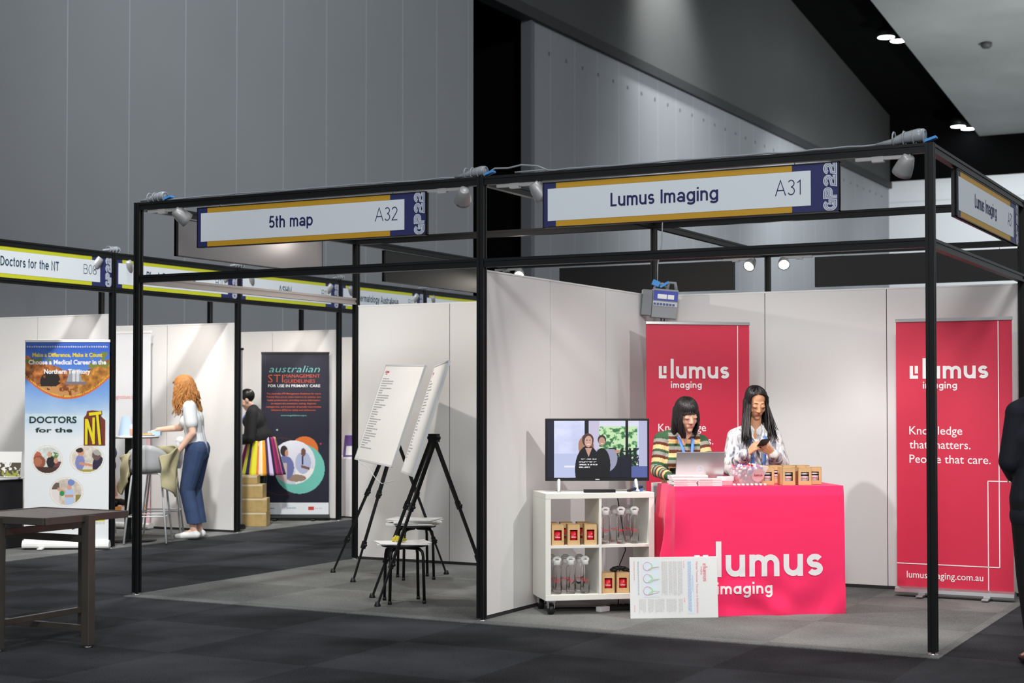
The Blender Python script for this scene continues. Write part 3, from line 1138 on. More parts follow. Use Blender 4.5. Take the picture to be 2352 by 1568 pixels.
plug_bundle('taped grey plug lying on the beam at the left corner post', (0.16, 0, H), 0, True)
plug_bundle('taped grey plug lying on the beam at the middle post, with a blue tag', (2.93, 0, H), 0, True)
plug_bundle('taped grey plug standing up on the beam at the right corner post', (5.85, 0, H), 0, True, 1.2)
for i, y in enumerate(BY[1:5]):
    plug_bundle('small taped plug on top of the %s post of the left booth row' % ('nearest', 'second', 'third', 'fourth')[i], (-2.75, y - 0.02, BH), PI / 2, False, 0.9)

# =================================================================== EASELS, BOARDS, STOOLS
def easel(label, f1, f2, bk, apex, group='folding easels'):
    """three telescopic legs meeting under a head"""
    c = Vector((*[(f1[i] + f2[i] + bk[i]) / 3 for i in range(2)], 0))
    t = thing('folding_easel', label, 'easel', c, 0, group)
    A = Vector(apex) - c
    for i, f in enumerate((f1, f2, bk)):
        F = Vector((f[0], f[1], 0.012)) - c
        side = Vector((0.018 * (-1, 1, 0)[i], 0, 0))
        top = A + side
        d = F - top
        kns = []
        for fr in (0.42, 0.76):
            kn = MB()
            kns.append(kn)
            p = top + d * fr
            kn.bar(p - d.normalized() * 0.03, p + d.normalized() * 0.03, 0.03)
            kn.tube([p, p + Vector((0.035, -0.02, 0.0))], 0.011, 8)
        leg = MB()
        leg.bar(top, top + d * 0.42, 0.024)
        leg.bar(top + d * 0.40, top + d * 0.76, 0.019)
        leg.bar(top + d * 0.74, F, 0.014)
        o = leg.build('leg', M_BLACKP, t)
        for kn in kns:
            kn.build('clamp_knob', M_BLACKP, o)
        MB().lathe([(0.022, -0.012), (0.024, 0.0), (0.014, 0.028)], 12, c=tuple(F)).build('rubber_foot', M_BLACKP, o)
    h = MB().box(tuple(A), (0.07, 0.05, 0.06))
    h.tube([A + Vector((-.05, 0, 0)), A + Vector((.05, 0, 0))], 0.014, 10)
    h.build('head', M_BLACKP, t)
    return t, c


def board(label, c, eul, w, h, easel_n, lines):
    t = thing('poster_board', label, 'poster board', c, 0, 'white boards on the easels')
    t.rotation_euler = (0, 0, 0)
    R = (Matrix.Rotation(eul[0], 3, 'Z') @ Matrix.Rotation(eul[1], 3, 'X') @ Matrix.Rotation(eul[2], 3, 'Y'))
    t.rotation_euler = R.to_euler()
    b = MB().box2((-w / 2, 0, -h / 2), (w / 2, 0.012, h / 2))
    b.build('backing_board', M_WHITE, t, bevel=0.002)
    p = MB().quad([(-w / 2 + .012, -0.002, -h / 2 + .012), (w / 2 - .012, -0.002, -h / 2 + .012), (w / 2 - .012, -0.002, h / 2 - .012), (-w / 2 + .012, -0.002, h / 2 - .012)])
    p.build('paper_sheet', M_PAPER, t, fix=False)
    fr = MB()
    for a, bb in (((-w / 2, -0.004, h / 2 - .01), (w / 2, .014, h / 2 + .003)), ((-w / 2, -0.004, -h / 2 - .003), (w / 2, .014, -h / 2 + .01)),
                  ((-w / 2 - .003, -0.004, -h / 2), (-w / 2 + .01, .014, h / 2)), ((w / 2 - .01, -0.004, -h / 2), (w / 2 + .003, .014, h / 2))):
        fr.box2(a, bb)
    fr.build('edge_frame', mat('frame_pale_grey', rgb(208, 210, 212), 0.4), t)
    l = MB()
    rnd = random.Random(easel_n)
    for k in range(lines):
        z = h / 2 - 0.13 - k * (h - 0.22) / lines
        ln = rnd.choice((0.10, 0.16, 0.22, 0.30)) * w
        x = -w / 2 + 0.05 * w
        while ln > 0:
            s = min(ln, rnd.uniform(0.02, 0.05))
            l.quad([(x, -0.0035, z), (x + s, -0.0035, z), (x + s, -0.0035, z + 0.008), (x, -0.0035, z + 0.008)])
            x += s + 0.008
            ln -= s + 0.008
    l.build('printed_lines', mat('grey_print', rgb(165, 168, 172), 0.8), t, fix=False)
    m = MB()
    lumus_mark(m, -w / 2 + 0.075 * w, h / 2 - 0.075, 0.085 * w, lambda a, b_: (a, -0.0035, b_))
    m.build('emblem', M_REDTXT, t, fix=False)
    return t


tA, cA = easel('black folding easel at the back left of the pale carpet', (0.475, 1.937), (1.016, 1.432), (1.40, 2.275), (1.10, 1.93, 1.20))
tB, cB = easel('black folding easel nearest the middle post, its legs straddling a stool', (1.70, 0.662), (2.0, 0.267), (2.45, 1.15), (2.235, 0.66, 1.205))
board('wide tilted white board facing us on the left easel', (1.095, 1.843, 1.367), (-0.693, -0.326, 0.026), 1.046, 0.861, 1, 30)
board('white board seen nearly edge-on, on the easel nearest the post', (2.184, 0.606, 1.347), (-0.95, -0.309, -0.016), 1.078, 0.848, 2, 26)


def stool(label, loc, rz, h):
    t = thing('stacking_stool', label, 'stool', (loc[0], loc[1], 0), rz, 'black tube stools')
    r, f = 0.135, 0.125
    MB().lathe([(0.0, h - 0.016), (0.165, h - 0.016), (0.17, h - 0.008), (0.165, h), (0.0, h + 0.002)], 32).build('seat', M_BLACKP, t)
    for k in range(4):
        a = PI / 4 + k * PI / 2
        ca, sa = math.cos(a), math.sin(a)
        R0 = r * 1.25
        pts = [(0.02 * ca, 0.02 * sa, h - 0.028), (R0 * 0.62 * ca, R0 * 0.62 * sa, h - 0.028), (R0 * 0.82 * ca, R0 * 0.82 * sa, h - 0.034),
               (R0 * 0.95 * ca, R0 * 0.95 * sa, h - 0.05), (R0 * ca, R0 * sa, h - 0.085), (R0 * 1.06 * ca, R0 * 1.06 * sa, 0.02)]
        o = MB().tube(pts, 0.0115, 10).build('leg', M_BLACK, t)
        MB().lathe([(0.014, 0.0), (0.014, 0.025), (0.011, 0.03)], 12, c=(R0 * 1.06 * ca, R0 * 1.06 * sa, 0.0)).build('rubber_foot', M_BLACKP, o)
    return t


stool('black round stool behind, carrying a thick wad of papers', (1.33, 1.89), 0.75, 0.448)
stool('black round stool in front, with a yellow scrap on its papers', (2.04, 0.565), 0.72, 0.43)


def sheets(label, c, rz, n, w, d, th, seed, name='paper_stack', cat='papers'):
    t = thing(name, label, cat, c, rz)
    rnd = random.Random(seed)
    for i in range(n):
        m = MB()
        N = 8
        vs = []
        for a in range(N + 1):
            for b in range(3):
                x, y = -w / 2 + w * a / N, -d / 2 + d * b / 2
                vs.append((x, y, i * th + 0.012 * max(0, abs(x) / (w / 2) - 0.6) ** 2 * (2 if i == n - 1 else 0.3)))
        k = len(vs)
        fs = [(a * 3 + b, (a + 1) * 3 + b, (a + 1) * 3 + b + 1, a * 3 + b + 1) for a in range(N) for b in range(2)]
        m.add(vs, fs)
        o = m.build('sheet', M_PAPER, t, fix=False)
        sd = o.modifiers.new('solid', 'SOLIDIFY')
        sd.thickness = th * 0.8
        sd.offset = 1
        o.rotation_euler = (0, 0, rnd.uniform(-0.25, 0.25))
        o.location = (rnd.uniform(-.015, .015), rnd.uniform(-.015, .015), 0)
    return t


sheets('thick wad of white papers on the stool behind', (1.33, 1.89, 0.452), 0.4, 5, 0.40, 0.29, 0.010, 4)
sheets('few white sheets on the stool in front', (2.04, 0.565, 0.434), 0.55, 3, 0.38, 0.29, 0.003, 9)
y = MB()
for i in range(7):
    a = i * 0.9
    y.ell((0.03 * math.cos(a * 1.3) * 1.6, 0.02 * math.sin(a), 0.012 + 0.006 * (i % 3)), (0.024, 0.016, 0.012), R=Euler((0.4 * i, 0.3 * i, i)).to_matrix(), seg=8, rings=5)
tag(y.build('wrapper', mat('yellow_foil', rgb(214, 196, 60), 0.4), loc=(2.0, 0.55, 0.449)), 'crumpled yellow wrapper on the front stool', 'wrapper')
tag(MB().tube([(0.95, 1.6, 1.02), (1.02, 1.5, 0.98), (1.15, 1.45, 0.93), (1.35, 1.25, 0.86), (1.6, 0.95, 0.84), (1.85, 0.72, 0.88)], 0.003, 6).build('string', M_LIGHTGREY), 'thin pale cord hanging between the two easels', 'cord')

# =================================================================== SHELF UNIT WITH TELEVISION
SA = math.radians(40)
SP = Vector((3.28, 0.40, 0))


def shelf_pt(x, y, z):
    return (SP.x + x * math.cos(SA) - y * math.sin(SA), SP.y + x * math.sin(SA) + y * math.cos(SA), z)


sh = thing('shelf_unit', 'white four-cube shelf on castors under the television', 'shelf', SP, SA)
z0, z1, W, D, T = 0.105, 0.84, 0.78, 0.39, 0.038
zm = (z0 + z1) / 2
MB().box2((0, 0, z0), (W, D, z0 + T)).build('bottom_board', M_OFFW, sh, bevel=.002)
MB().box2((0, 0, z1 - T), (W, D, z1)).build('top_board', M_OFFW, sh, bevel=.002)
for x in (0, W - T):
    MB().box2((x, 0.001, z0 + T), (x + T, D, z1 - T)).build('side_board', M_OFFW, sh, bevel=.001)
MB().box2((W / 2 - .009, 0.002, z0 + T), (W / 2 + .009, D - .002, z1 - T)).build('divider', M_OFFW, sh)
for x in (T, W / 2 + .009):
    MB().box2((x, 0.002, zm - .009), (x + W / 2 - T - .009, D - .002, zm + .009)).build('shelf_board', M_OFFW, sh)
for x in (0.05, W - 0.05):
    for y in (0.05, D - 0.05):
        c = MB().box2((x - .03, y - .025, z0 - .012), (x + .03, y + .025, z0)).box2((x - .024, y - .015, z0 - .055), (x - .019, y + .03, z0 - .012)).box2((x + .019, y - .015, z0 - .055), (x + .024, y + .03, z0 - .012))
        o = c.build('castor', M_SILVER, sh)
        MB().lathe([(0.0, -0.017), (0.034, -0.017), (0.039, -0.01), (0.039, 0.01), (0.034, 0.017), (0.0, 0.017)], 20,
                   M=Matrix.Translation((x, y + .012, 0.039)) @ Matrix.Rotation(PI / 2, 4, 'Y')).build('wheel', M_BLACKP, o)
TVA = math.radians(30)
tv = thing('television', 'flat television showing two smiling women, on the white shelf', 'television', shelf_pt(0.41, 0.15, z1), TVA)
tw, th_, tz = 0.732, 0.438, 0.075
b = MB().box2((-tw / 2, 0.0, tz), (tw / 2, 0.035, tz + th_))
b.box2((-tw * .36, 0.035, tz + .05), (tw * .36, 0.06, tz + th_ * .7))
b.build('casing', M_BLACKP, tv, bevel=0.004)


def tv_paint(u, v):
    n = len(u)
    c = np.tile(np.array([[212., 218., 250.]]), (n, 1))
    c = c + (fbm(u * 7, v * 5, 3)[:, None] - .5) * 50
    c = mixc(c, (u < .38) * (v < .42), (196, 204, 240))
    c = mixc(c, (u < .30) * (u > .17) * (v < .21) * (v > .18), (240, 240, 250))
    g = fbm(u * 28, v * 18, 5)
    gr = (u > .52) * (u < .90) * (v > .20) * (v < .92)
    c = mixc(c, gr, (120, 178, 118))
    c = mixc(c, gr * (g > .52), (206, 236, 186))
    c = mixc(c, gr * (g < .42), (66, 116, 78))
    c = mixc(c, (u > .60) * (u < .92) * (v < .52) * (v > .2) * (fbm(u * 40, v * 26, 8) > .44), (26, 40, 40))
    c = mixc(c, (u > .40) * (u < .92) * (v > .90), (226, 228, 246))
    c = mixc(c, (u > .915), (188, 190, 222))
    c = mixc(c, (u > .62) * (v < .20), (92, 104, 168))
    c = mixc(c, (u > .40) * (u < .52) * (v > .35), (206, 200, 226))
    for a, b_ in ((.372, .412), (.782, .81)):
        c = mixc(c, (u > a) * (u < b_), (14, 14, 24))
    c = mixc(c, (u < .065), (28, 30, 52))
    c = mixc(c, (u > .58) * (u < .84) * (v < .36) * (v > .0), (22, 24, 44))
    c = mixc(c, (u > .66) * (u < .86) * (np.abs(v - .46) < .012), (18, 20, 30))
    for a in (.73, .83):
        c = mixc(c, (np.abs(u - a) < .007) * (v < .46), (18, 20, 30))
    # woman behind
    c = mixc(c, el(u, v, .585, .34, .115, .24) * (v < .5), (158, 160, 186))
    c = mixc(c, el(u, v, .545, .22, .085, .30), (20, 18, 24))
    c = mixc(c, el(u, v, .70, .46, .03, .03), (200, 150, 132))
    c = mixc(c, el(u, v, .545, .665, .042, .085), (64, 52, 48))
    c = mixc(c, el(u, v, .545, .635, .032, .075), (196, 152, 134))
    c = mixc(c, el(u, v, .545, .60, .016, .008), (240, 220, 214))
    # woman in front
    c = mixc(c, el(u, v, .392, .55, .07, .22), (140, 98, 84))
    c = mixc(c, el(u, v, .350, .55, .042, .15), (176, 130, 108))
    c = mixc(c, el(u, v, .405, .66, .058, .12), (84, 58, 54))
    c = mixc(c, el(u, v, .405, .14, .13, .42), (20, 17, 23))
    c = mixc(c, (np.abs(u - .412) < .03 * (v - .36) / .14) * (v > .36) * (v < .52), (206, 158, 140))
    c = mixc(c, el(u, v, .410, .635, .038, .10), (214, 168, 150))
    c = mixc(c, el(u, v, .410, .585, .018, .008), (244, 226, 222))
    for a in (.395, .425):
        c = mixc(c, el(u, v, a, .66, .007, .008), (60, 40, 40))
    rows = ((.325, .315, .495), (.275, .315, .495), (.228, .315, .50), (.182, .315, .425))
    for vv, a, b_ in rows:
        k = (np.abs(v - vv) < .010) * (u > a) * (u < b_) * (vnoise(u * 150, v * 70, 4) > .40)
        c = mixc(c, k, (236, 236, 240))
    return c


art('screen', tw - .03, th_ - .04, 320, 180, tv_paint, attr_mat('screen_picture', 0.15, emit=0.95), tv, y=-0.0015, z0=tz + .024)
lg = MB()
lg.box((0, -0.001, tz + .011), (.03, .002, .006))
lg.build('maker_badge', M_LIGHTGREY, tv, fix=False)
for sx in (-1, 1):
    f = MB().tube([(sx * .27, .02, tz + .02), (sx * .275, -.05, .012), (sx * .28, -.09, .008)], [.014, .01, .009], 8)
    f.tube([(sx * .27, .02, tz + .02), (sx * .275, .08, .012), (sx * .28, .12, .008)], [.014, .01, .009], 8)
    f.build('foot', M_LIGHTGREY, tv)
tag(MB().box((0, 0, .011), (.22, .06, .022)).build('sound_bar', M_BLACKP, loc=shelf_pt(.40, .06, z1), rot=(0, 0, TVA), bevel=.003), 'slim black box lying below the television', 'speaker bar')
tag(MB().box((0, 0, .0), (.12, .035, .014)).build('remote_control', M_BLACKP, loc=shelf_pt(.66, .07, z1 + .022), rot=(0, -.22, TVA + .5), bevel=.003), 'black remote control leaning at the right foot of the television', 'remote control')
tag(MB().box((0, 0, .02), (.07, .02, .04)).build('blue_card', M_BLUE, loc=shelf_pt(.71, .17, z1), rot=(0, 0, TVA)), 'small blue card behind the remote control on the shelf top', 'card')


def mug_box(label, loc, rz, w, d, h, lit, group):
    """kraft carton with a window showing the mug"""
    t = thing('mug_box', label, 'gift box', loc, rz, group)
    b = MB()
    th = 0.0025
    wx0, wx1, wz0, wz1 = w * .20, w * .80, h * .24, h * .74
    b.box2((-w / 2, d - th, 0), (w / 2, d, h)).box2((-w / 2, 0, 0), (-w / 2 + th, d, h)).box2((w / 2 - th, 0, 0), (w / 2, d, h))
    b.box2((-w / 2, 0, 0), (w / 2, d, th)).box2((-w / 2, 0, h - th), (w / 2, d, h))
    b.box2((-w / 2, 0, 0), (-w / 2 + wx0, th, h)).box2((-w / 2 + wx1, 0, 0), (w / 2, th, h))
    b.box2((-w / 2 + wx0, 0, 0), (-w / 2 + wx1, th, wz0)).box2((-w / 2 + wx0, 0, wz1), (-w / 2 + wx1, th, h))
    b.build('carton', M_KRAFT, t)
    r = w * .40
    cy = r + .008
    if lit:
        m = MB().lathe([(0.0, .004), (r * .86, .006), (r, h * .5), (r * 1.02, h * .60)], 20, c=(0, cy, 0))
        m.build('cup', M_PRINTW, t)
        MB().lathe([(r * 1.03, h * .52), (r * 1.05, h * .535), (r * 1.05, h * .585), (r * 1.03, h * .60)], 20, c=(0, cy, 0)).build('cup_band', M_BLACKP, t)
        MB().lathe([(r * 1.02, h * .60), (r, h * .66), (r * .8, h * .70), (0, h * .71)], 20, c=(0, cy, 0)).build('cup_lid', M_PRINTW, t)
    else:
        MB().lathe([(0.0, .004), (r, .006), (r, h * .68), (r * .94, h * .68), (r * .94, h * .6)], 20, c=(0, cy, 0)).build('mug', M_MUGRED, t)
    l = MB()
    rr = r * 1.03

    def wrap(a, z):
        an = a / rr
        return (rr * math.sin(an), cy - rr * math.cos(an), z)
    ww = word_len('lumus', 1.0)
    xh = r * 1.1 / ww
    rounded_word(l, 'lumus', -r * .55, h * .36, xh, wrap, 0)
    l.build('lettering', M_REDTXT if lit else M_PRINTW, t, fix=False)
    return t


def bottle(label, loc, rz, group, h=.25, r=.031):
    t = thing('glass_bottle', label, 'bottle', loc, rz, group)
    g = [(0.0, .002), (r * .9, .002), (r, .008), (r, h * .66), (r * .92, h * .74), (r * .62, h * .79), (r * .62, h * .83),
         (r * .54, h * .83), (r * .55, h * .78), (r * .86, h * .73), (r * .93, h * .655), (r * .93, .014), (0.0, .011)]
    MB().lathe(g, 28).build('glass_body', M_GLASS, t)
    c = MB().lathe([(r * .72, h * .80), (r * .80, h * .805), (r * .80, h * .91), (r * .74, h * .925), (0, h * .93)], 24)
    c.build('cap', M_WHITE, t)
    MB().tube([(-r * .7, 0, h * .90), (-r * .68, 0, h * .965), (-r * .3, 0, h * 1.0), (r * .3, 0, h * 1.0), (r * .68, 0, h * .965), (r * .7, 0, h * .90)], r * .2, 8, flat=1.6).build('cap_loop', M_WHITE, t)
    l = MB()
    rr = r * 1.015

    def wrap(a, z):
        an = a / rr
        return (rr * math.sin(an), -rr * math.cos(an), z)
    xh = r * 1.75 / word_len('lumus', 1.0)
    lumus_mark(l, -r * .65, h * .36, r * 1.75, wrap, step=.004)
    l.build('lettering', M_REDTXT, t, fix=False)
    return t


zt, zb = zm + .009, z0 + T
g = 'mug boxes on the shelf'
RX = SA - 0.12
for i, x in enumerate((.092, .205, .325)):
    mug_box('red mug box in the upper left cube, %s of the front three' % ('left', 'middle', 'right')[i], shelf_pt(x, .02, zt), RX, .088, .088, .142, False, g)
    mug_box('kraft mug box behind the %s one in the upper left cube' % ('left', 'middle', 'right')[i], shelf_pt(x - .015, .16, zt), RX, .088, .088, .145, False, g)
for i, x in enumerate((.455, .56, .665)):
    mug_box('red mug box in the lower right cube, %s of three' % ('left', 'middle', 'right')[i], shelf_pt(x, .03, zb), RX, .09, .09, .142, False, g)
g = 'glass bottles on the shelf'
for i, x in enumerate((.445, .557, .655)):
    bottle('glass bottle in the upper right cube, %s of the front three' % ('left', 'middle', 'right')[i], shelf_pt(x, .07, zt), RX, g)
    bottle('glass bottle behind the %s front one, upper right cube' % ('left', 'middle', 'right')[i], shelf_pt(x - .008, .20, zt), RX, g)
for i, x in enumerate((.098, .195, .297)):
    bottle('glass bottle in the lower left cube, %s of the front three' % ('left', 'middle', 'right')[i], shelf_pt(x, .07, zb), RX, g)
    bottle('glass bottle behind the %s front one, lower left cube' % ('left', 'middle', 'right')[i], shelf_pt(x - .004, .20, zb), RX, g)
dk = MB()
for i in range(9):
    a = i * .7
    dk.ell((-.09 + .022 * i, .02 * math.sin(a), .012 + .012 * math.sin(i * .8)), (.03, .035, .014), seg=8, rings=6, R=Euler((0, .2 * math.sin(a), a)).to_matrix())
tag(dk.build('folded_cloth', M_BLACKP, loc=shelf_pt(.60, .09, zb + .143), rot=(0, 0, SA)), 'crumpled black cloth on the mug boxes in the lower right cube', 'cloth')
tag(MB().box((0, 0, .018), (.09, .05, .036)).build('power_adapter', M_WHITE, loc=shelf_pt(.44, .12, 0.0065), rot=(0, 0, SA + .5), bevel=.004), 'white power adapter on the carpet under the shelf', 'adapter')
pb = thing('power_board', 'black power board on the carpet under the shelf', 'power board', shelf_pt(.60, .16, 0.0065), SA)
MB().box((0, 0, .02), (.22, .055, .04)).build('body', M_BLACKP, pb, bevel=.006)
for i in range(4):
    MB().box((-.075 + .05 * i, 0, .041), (.032, .034, .003)).build('outlet', M_DARK, pb)
cable('black mains lead running on the carpet from the dividing wall to the shelf', [(3.04, 1.0, .012), (3.09, .8, .014), (3.2, .72, .014), shelf_pt(.2, .30, .014), shelf_pt(.4, .28, .014), shelf_pt(.49, .16, .016)], .006, M_BLACKP)
cable('thin black lead hanging behind the right cubes of the shelf', [shelf_pt(.62, .40, .82), shelf_pt(.66, .41, .62), shelf_pt(.69, .41, .40), shelf_pt(.645, .405, .3), shelf_pt(.62, .36, .012)], .004, M_BLACKP)

# =================================================================== COUNTER WITH PINK CLOTH
TA = math.radians(35.6)
TP = Vector((4.08, 0.77, 0))
TL, TD, TH = 1.2, 0.5, 0.887


def tab_pt(x, y, z=TH + .004):
    return (TP.x + x * math.cos(TA) - y * math.sin(TA), TP.y + x * math.sin(TA) + y * math.cos(TA), z)


ct = thing('display_counter', 'narrow display counter hidden under the pink cloth', 'counter', TP, TA)
MB().box2((.02, .02, TH - .03), (TL - .02, TD - .02, TH - .006)).build('counter_top', M_WHITE, ct)
for x in (.05, TL - .05):
    for y in (.05, TD - .05):
        MB().box((x, y, (TH - .03) / 2), (.03, .03, TH - .03)).build('leg', M_ALU_MATT, ct)
cl = thing('tablecloth', 'hot pink tablecloth with a white logo over the counter', 'tablecloth', TP, TA)
M_PINK = mat('pink_cloth', rgb(255, 50, 104), 0.85, bump=0.04, bscale=60, sheen=0.2, spec=0.2)


def fold(x, z):
    """how far the front drop stands off the counter, positive towards us"""
    k = 1 - z / TH
    s = 0.006 * math.sin(x * 9 + 1.0) * k + 0.01 * math.sin(x * 5.2 + z * 2.2) * k
    low = max(0.0, (0.33 - z) / 0.33)
    s += 0.016 * low * math.sin(26 * (z + 0.33 * x) + 1.5 * math.sin(x * 9)) * (0.5 + 0.5 * math.sin(x * 4.0 - 0.2))
    s += 0.013 * low ** 1.5 * math.sin(17 * (x - 0.8 * z) + 2)
    left = max(0.0, 1 - x / 0.12)
    s += 0.02 * left * math.sin(z * 11)
    return 0.012 + 0.010 * k + s * (0.55 if x < 0.36 else 1.0)


def grid(nu, nv, fn):
    vs = [fn(i / nu, j / nv) for j in range(nv + 1) for i in range(nu + 1)]
    fs = [(j * (nu + 1) + i, j * (nu + 1) + i + 1, (j + 1) * (nu + 1) + i + 1, (j + 1) * (nu + 1) + i) for j in range(nv) for i in range(nu)]
    return vs, fs


c = MB()


def front(u, v):
    z = TH * (1 - v) + .004 * v
    x = u * TL
    r = 0.012
    y = -fold(x, z) * min(1, v * 14)
    x += (u - .5) * 0.012 * v
    return (x, y, z + (.0025 if v == 0 else 0))


c.add(*grid(110, 90, front), 0, True)
c.add(*grid(30, 6, lambda u, v: (u * TL, v * TD, TH + .0025)), 0, True)


def side(s):
    def f(u, v):
        z = TH * (1 - v) + .012 * v
        y = u * TD
        k = v
        if s < 0:
            w = 0.035 * k * math.sin(u * 11 + v * 2.2) + 0.05 * k * (1 - k) * math.sin(v * 9 - u * 5) - 0.035 * max(0, 1 - abs(u - 0.25) * 5) * min(1, v * 4)
            x = -.010 * min(1, v * 14) - 0.02 * k + w * min(1, u * 8)
        else:
            x = TL + .006 * v + 0.012 * k * math.sin(u * 9)
        x0 = (0 if s < 0 else TL) + (-.5 if s < 0 else .5) * 0.012 * v
        q = min(1, u * 10)
        x = x0 * (1 - q) + x * q
        yy = y - (fold(0 if s < 0 else TL, z) * min(1, v * 14)) * (1 - u)
        return (x, yy, z + (.0025 if v == 0 else 0))
    return f


c.add(*grid(40, 60, side(-1)), 0, True)
c.add(*grid(16, 40, side(1)), 0, True)
c.build('cloth_drape', M_PINK, cl)
pr = MB()
fm = lambda a, b: (a, -fold(a, b) - 0.003, b)
lumus_mark(pr, 0.284, 0.272, 0.76, fm, step=0.012)
pr.build('printed_logo', M_PRINTW, cl, fix=False)

# things on the counter
pk = mat('pale_pink_card', rgb(250, 170, 178), 0.6)
M_BOOKEDGE = mat('brochure_cover', rgb(246, 226, 226), 0.5)
for si, (sx, sy, nn, hh, nm) in enumerate(((.085, .035, 4, .012, 'left stack'), (.26, .03, 4, .012, 'right stack'), (.15, .17, 5, .013, 'rear stack'))):
    for i in range(nn):
        rnd = random.Random(si * 10 + i)
        place = {0: 'lowest', nn - 1: 'topmost'}.get(i, ('second from the bottom', 'third from the bottom', 'fourth from the bottom')[min(i - 1, 2)])
        t = thing('booklet', 'white booklet, %s of the %s on the pink cloth' % (place, nm), 'booklet',
                  tab_pt(sx + rnd.uniform(-.004, .004), sy, TH + .004 + i * (hh + .0006)), TA + rnd.uniform(-.05, .05), 'booklets on the counter')
        w = .165 if si < 2 else .26
        MB().box2((-w / 2, .002, .001), (w / 2, .11, hh - .001)).build('pages', M_PAPER, t)
        MB().box2((-w / 2 - .001, 0, 0), (w / 2 + .001, .112, .001)).box2((-w / 2 - .001, 0, hh - .001), (w / 2 + .001, .112, hh)).box2((-w / 2 - .001, 0, 0), (w / 2 + .001, .0015, hh)).build('cover', M_BOOKEDGE, t)
        MB().box2((-w * .45, -.0008, hh * .35), (w * .1, 0, hh * .6)).build('spine_print', pk, t)
for i in range(2):
    t = thing('card_block', ('lower', 'upper')[i] + ' pink block of cards between the booklets and the sweets', 'cards', tab_pt(.395 + .01 * i, .12, TH + .004 + .03 * i), TA + .1 * i, 'card blocks')
    MB().box2((-.05, 0, 0), (.05, .07, .029)).build('card_pile', (pk, M_PAPER)[i], t, bevel=.001)
# sweets in a clear bin
bw = thing('sweet_bin', 'clear flared bin with a round pink label on the pink cloth', 'sweet bin', tab_pt(.545, .125), TA + .05)


def frust(b, t, h, z=0.0):
    return [(-b, -b, z), (b, -b, z), (b, b, z), (-b, b, z), (-t, -t, h), (t, -t, h), (t, t, h), (-t, t, h)]


bo, to, hh = .068, .122, .135
w = MB()
w.add(frust(bo, to, hh) + frust(bo - .003, to - .003, hh, .003),
      [(0, 3, 2, 1), (8, 9, 10, 11)] + [(i, (i + 1) % 4, 4 + (i + 1) % 4, 4 + i) for i in range(4)] + [(8 + (i + 1) % 4, 8 + i, 12 + i, 12 + (i + 1) % 4) for i in range(4)] +
      [(4 + i, 4 + (i + 1) % 4, 12 + (i + 1) % 4, 12 + i) for i in range(4)])
w.build('clear_wall', M_ACRYL, bw, fix=True)
sl = (to - bo) / hh
lb = MB()
vs = [(0.05 + .045 * math.cos(a), 0, .072 + .045 * math.sin(a)) for a in [2 * PI * k / 32 for k in range(32)]]
lb.add([(x, -(bo + sl * z) - .002, z) for x, _, z in vs], [tuple(range(32))])
lb.build('round_label', mat('label_pink', rgb(250, 196, 200), 0.6), bw, fix=False)
l = MB()
xh = .06 / word_len('lumus', 1)
rounded_word(l, 'lumus', .02, .066, xh, lambda a, z: (a, -(bo + sl * z) - .004, z))
l.build('lettering', M_REDTXT, bw, fix=False)
sw = MB()
rnd = random.Random(11)
cols = [mat('sweet_red', rgb(214, 26, 36), .25), mat('sweet_purple', rgb(104, 50, 160), .25), mat('sweet_orange', rgb(240, 110, 30), .3), mat('sweet_white', rgb(244, 236, 238), .3), mat('sweet_pink', rgb(240, 130, 150), .3)]
for i in range(260):
    z = .014 + rnd.random() ** .8 * .125
    lim = bo + sl * z - .018
    x, yy = rnd.uniform(-lim, lim), rnd.uniform(-lim, lim)
    mi = rnd.choice((0, 1, 3, 3, 4, 1, 3) if z > .06 else (0, 0, 2, 1, 3))
    sw.ell((x, yy, z), (.013, .009, .008), mi, seg=8, rings=6, R=Euler((rnd.random() * 3, rnd.random() * 3, rnd.random() * 3)).to_matrix())
tag(sw.build('wrapped_sweets', cols, loc=tab_pt(.545, .125), rot=(0, 0, TA + .05)), 'heap of red, purple and white wrapped sweets in the clear bin', 'sweets', kind='stuff')
for i in range(8):
    tag(MB().tube([(0, -.014, .008), (0, .014, .008)], .0085, 8).build('mint_roll', M_PAPER, loc=tab_pt(.43 + .031 * i, .03), rot=(0, 0, TA)),
        'tiny white roll in the row before the sweets, %s from the left' % ('first', 'second', 'third', 'fourth', 'fifth', 'sixth', 'seventh', 'eighth')[i], 'sweet', 'row of tiny white rolls')
g = 'mug boxes on the counter'
for x, yy, rr, lab in ((.69, .10, .06, 'kraft box with a lidded white cup, first of the front row beside the sweets'), (.83, .06, .16, 'kraft box with a lidded white cup, second of the front row, turned slightly'),
                       (.945, .06, .02, 'kraft box with a lidded white cup, third of the front row'), (1.04, .13, .0, 'kraft box with a lidded white cup, last at the right end of the counter')):
    mug_box(lab, tab_pt(x, yy), TA + rr - .1, .095, .095, .122, True, g)
for i in range(4):
    mug_box('kraft box in the back row on the counter, %s from the left' % ('first', 'second', 'third', 'fourth')[i], tab_pt(.72 + .1 * i, .33), TA - .05, .095, .095, .125, True, g)
